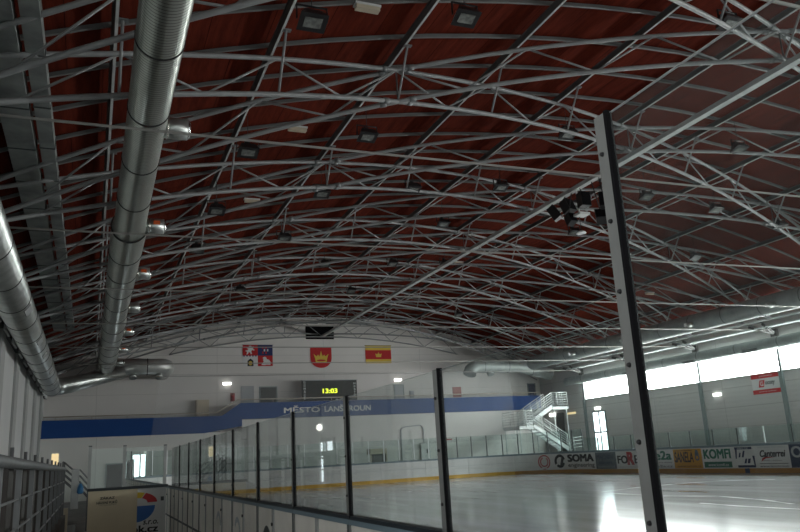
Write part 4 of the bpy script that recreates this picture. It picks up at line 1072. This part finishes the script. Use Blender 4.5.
# ------------------------------------------------------------------ white staircase in the far right corner
t = thing('white_staircase', 'white steel staircase with two flights and railings in the far right corner', 'staircase', (30, 45.5, 1.15))
SY0, SY1, SY2 = 45.4, 46.4, 47.6
def stringers(p, q, y0, y1):
    for y in (y0, y1): MB().bar((p[0], y, p[1]), (q[0], y, q[1]), .05, .24).build('stringer', M['stair'], t)
    n = 9
    for i in range(n):
        f = (i + .5) / n; x = p[0] + (q[0] - p[0]) * f; z = p[1] + (q[1] - p[1]) * f
        MB().box((x - .13, y0 + .03, z - .015), (x + .13, y1 - .03, z + .015)).build('tread', M['ad_lgrey'], t)
def railing(pts, y, nrail=6, npost=4, h=1.0):
    for r in range(nrail):
        dz = h * (1 - r / nrail)
        MB().tube([V((x, yy, z + dz)) for (x, yy, z) in pts], .026 if r == 0 else .018, 6).build('rail', M['stair'], t)
    for a, b in zip(pts[:-1], pts[1:]):
        for i in range(npost + 1):
            f = i / npost; p = V(a).lerp(V(b), f)
            MB().tube([p - V((0, 0, .1)), p + V((0, 0, h))], .022, 6).build('rail_post', M['stair'], t)
ZL, ZT, ZB = 3.05, 4.34, 1.35
stringers((30.8, ZB), (28.15, ZL), SY0, SY1)
railing([(30.8, SY0, ZB), (28.15, SY0, ZL)], SY0); railing([(30.8, SY1, ZB), (28.15, SY1, ZL)], SY1, 5)
MB().box((27.0, SY0, ZL - .22), (28.15, SY2, ZL)).build('landing', M['stair'], t)
railing([(28.15, SY0, ZL), (27.0, SY0, ZL), (27.0, SY2, ZL)], SY0, 6, 2)
stringers((28.2, ZL), (30.55, ZT), SY1 + .15, SY2)
railing([(28.2, SY1 + .15, ZL), (30.55, SY1 + .15, ZT)], SY1); railing([(28.2, SY2, ZL), (30.55, SY2, ZT)], SY2)
MB().box((30.55, SY1 + .1, ZT - .2), (31.9, 49.3, ZT)).build('landing', M['stair'], t)
railing([(30.55, SY1 + .12, ZT), (31.85, SY1 + .12, ZT), (31.85, 49.2, ZT)], SY1, 6, 3)
for (x, y, z) in ((27.1, SY0 + .1, ZL), (28.05, SY0 + .1, ZL), (27.1, SY2 - .1, ZL), (28.05, SY2 - .1, ZL), (30.7, SY1 + .2, ZT), (31.75, SY1 + .2, ZT), (30.7, 49.1, ZT)):
    MB().box((x - .03, y - .03, -.02 if x < 28.4 else 1.15), (x + .03, y + .03, z - .2)).build('support_post', M['stair'], t)
t = thing('ramp_railing', 'low white railing with four bars right of the staircase foot', 'railing', (32, 45, 1.15))
for r in range(4):
    z = 2.15 - .22 * r
    MB().tube([(30.5, 44.9, z - .35), (30.9, 44.9, z - .05), (31.7, 44.9, z)], .024, 6).build('rail', M['stair'], t)
for x in (30.55, 30.95, 31.65): MB().tube([(x, 44.9, 1.15), (x, 44.9, 2.12 if x > 30.8 else 1.8)], .022, 6).build('post', M['stair'], t)

# ------------------------------------------------------------------ light
w = bpy.data.worlds.new('World'); sc.world = w; w.use_nodes = True
bg = w.node_tree.nodes['Background']; bg.inputs[0].default_value = (.90, .96, .94, 1); bg.inputs[1].default_value = .8

# ------------------------------------------------------------------ camera
cam = bpy.data.cameras.new('camera'); co = bpy.data.objects.new('camera', cam); COL.objects.link(co)
cam.sensor_fit = 'HORIZONTAL'; cam.sensor_width = 36; cam.lens = 750 / 800 * 36; cam.clip_start = .05; cam.clip_end = 300
R = Matrix(((0.9270698, -0.04186616, -0.37254371), (-0.37094629, -0.24618322, -0.89542877), (-0.05422585, 0.96831867, -0.24375912)))
# columns of the rotation are the camera axes in the world
co.matrix_world = Matrix.Translation((0, 0, 1.6)) @ R.to_4x4()
sc.camera = co

for o in bpy.data.objects:
    if '_o' in o: del o['_o']
vs = sc.view_settings; sc.display_settings.display_device = 'sRGB'
vs.view_transform = 'Standard'; vs.look = 'None'; vs.gamma = 1; vs.use_curve_mapping = False; vs.exposure = 0.0
cy = sc.cycles
cy.max_bounces = 10; cy.diffuse_bounces = 5; cy.glossy_bounces = 4; cy.transparent_max_bounces = 64; cy.transmission_bounces = 4
cy.use_denoising = True; cy.sample_clamp_indirect = 8; cy.caustics_reflective = False; cy.caustics_refractive = False
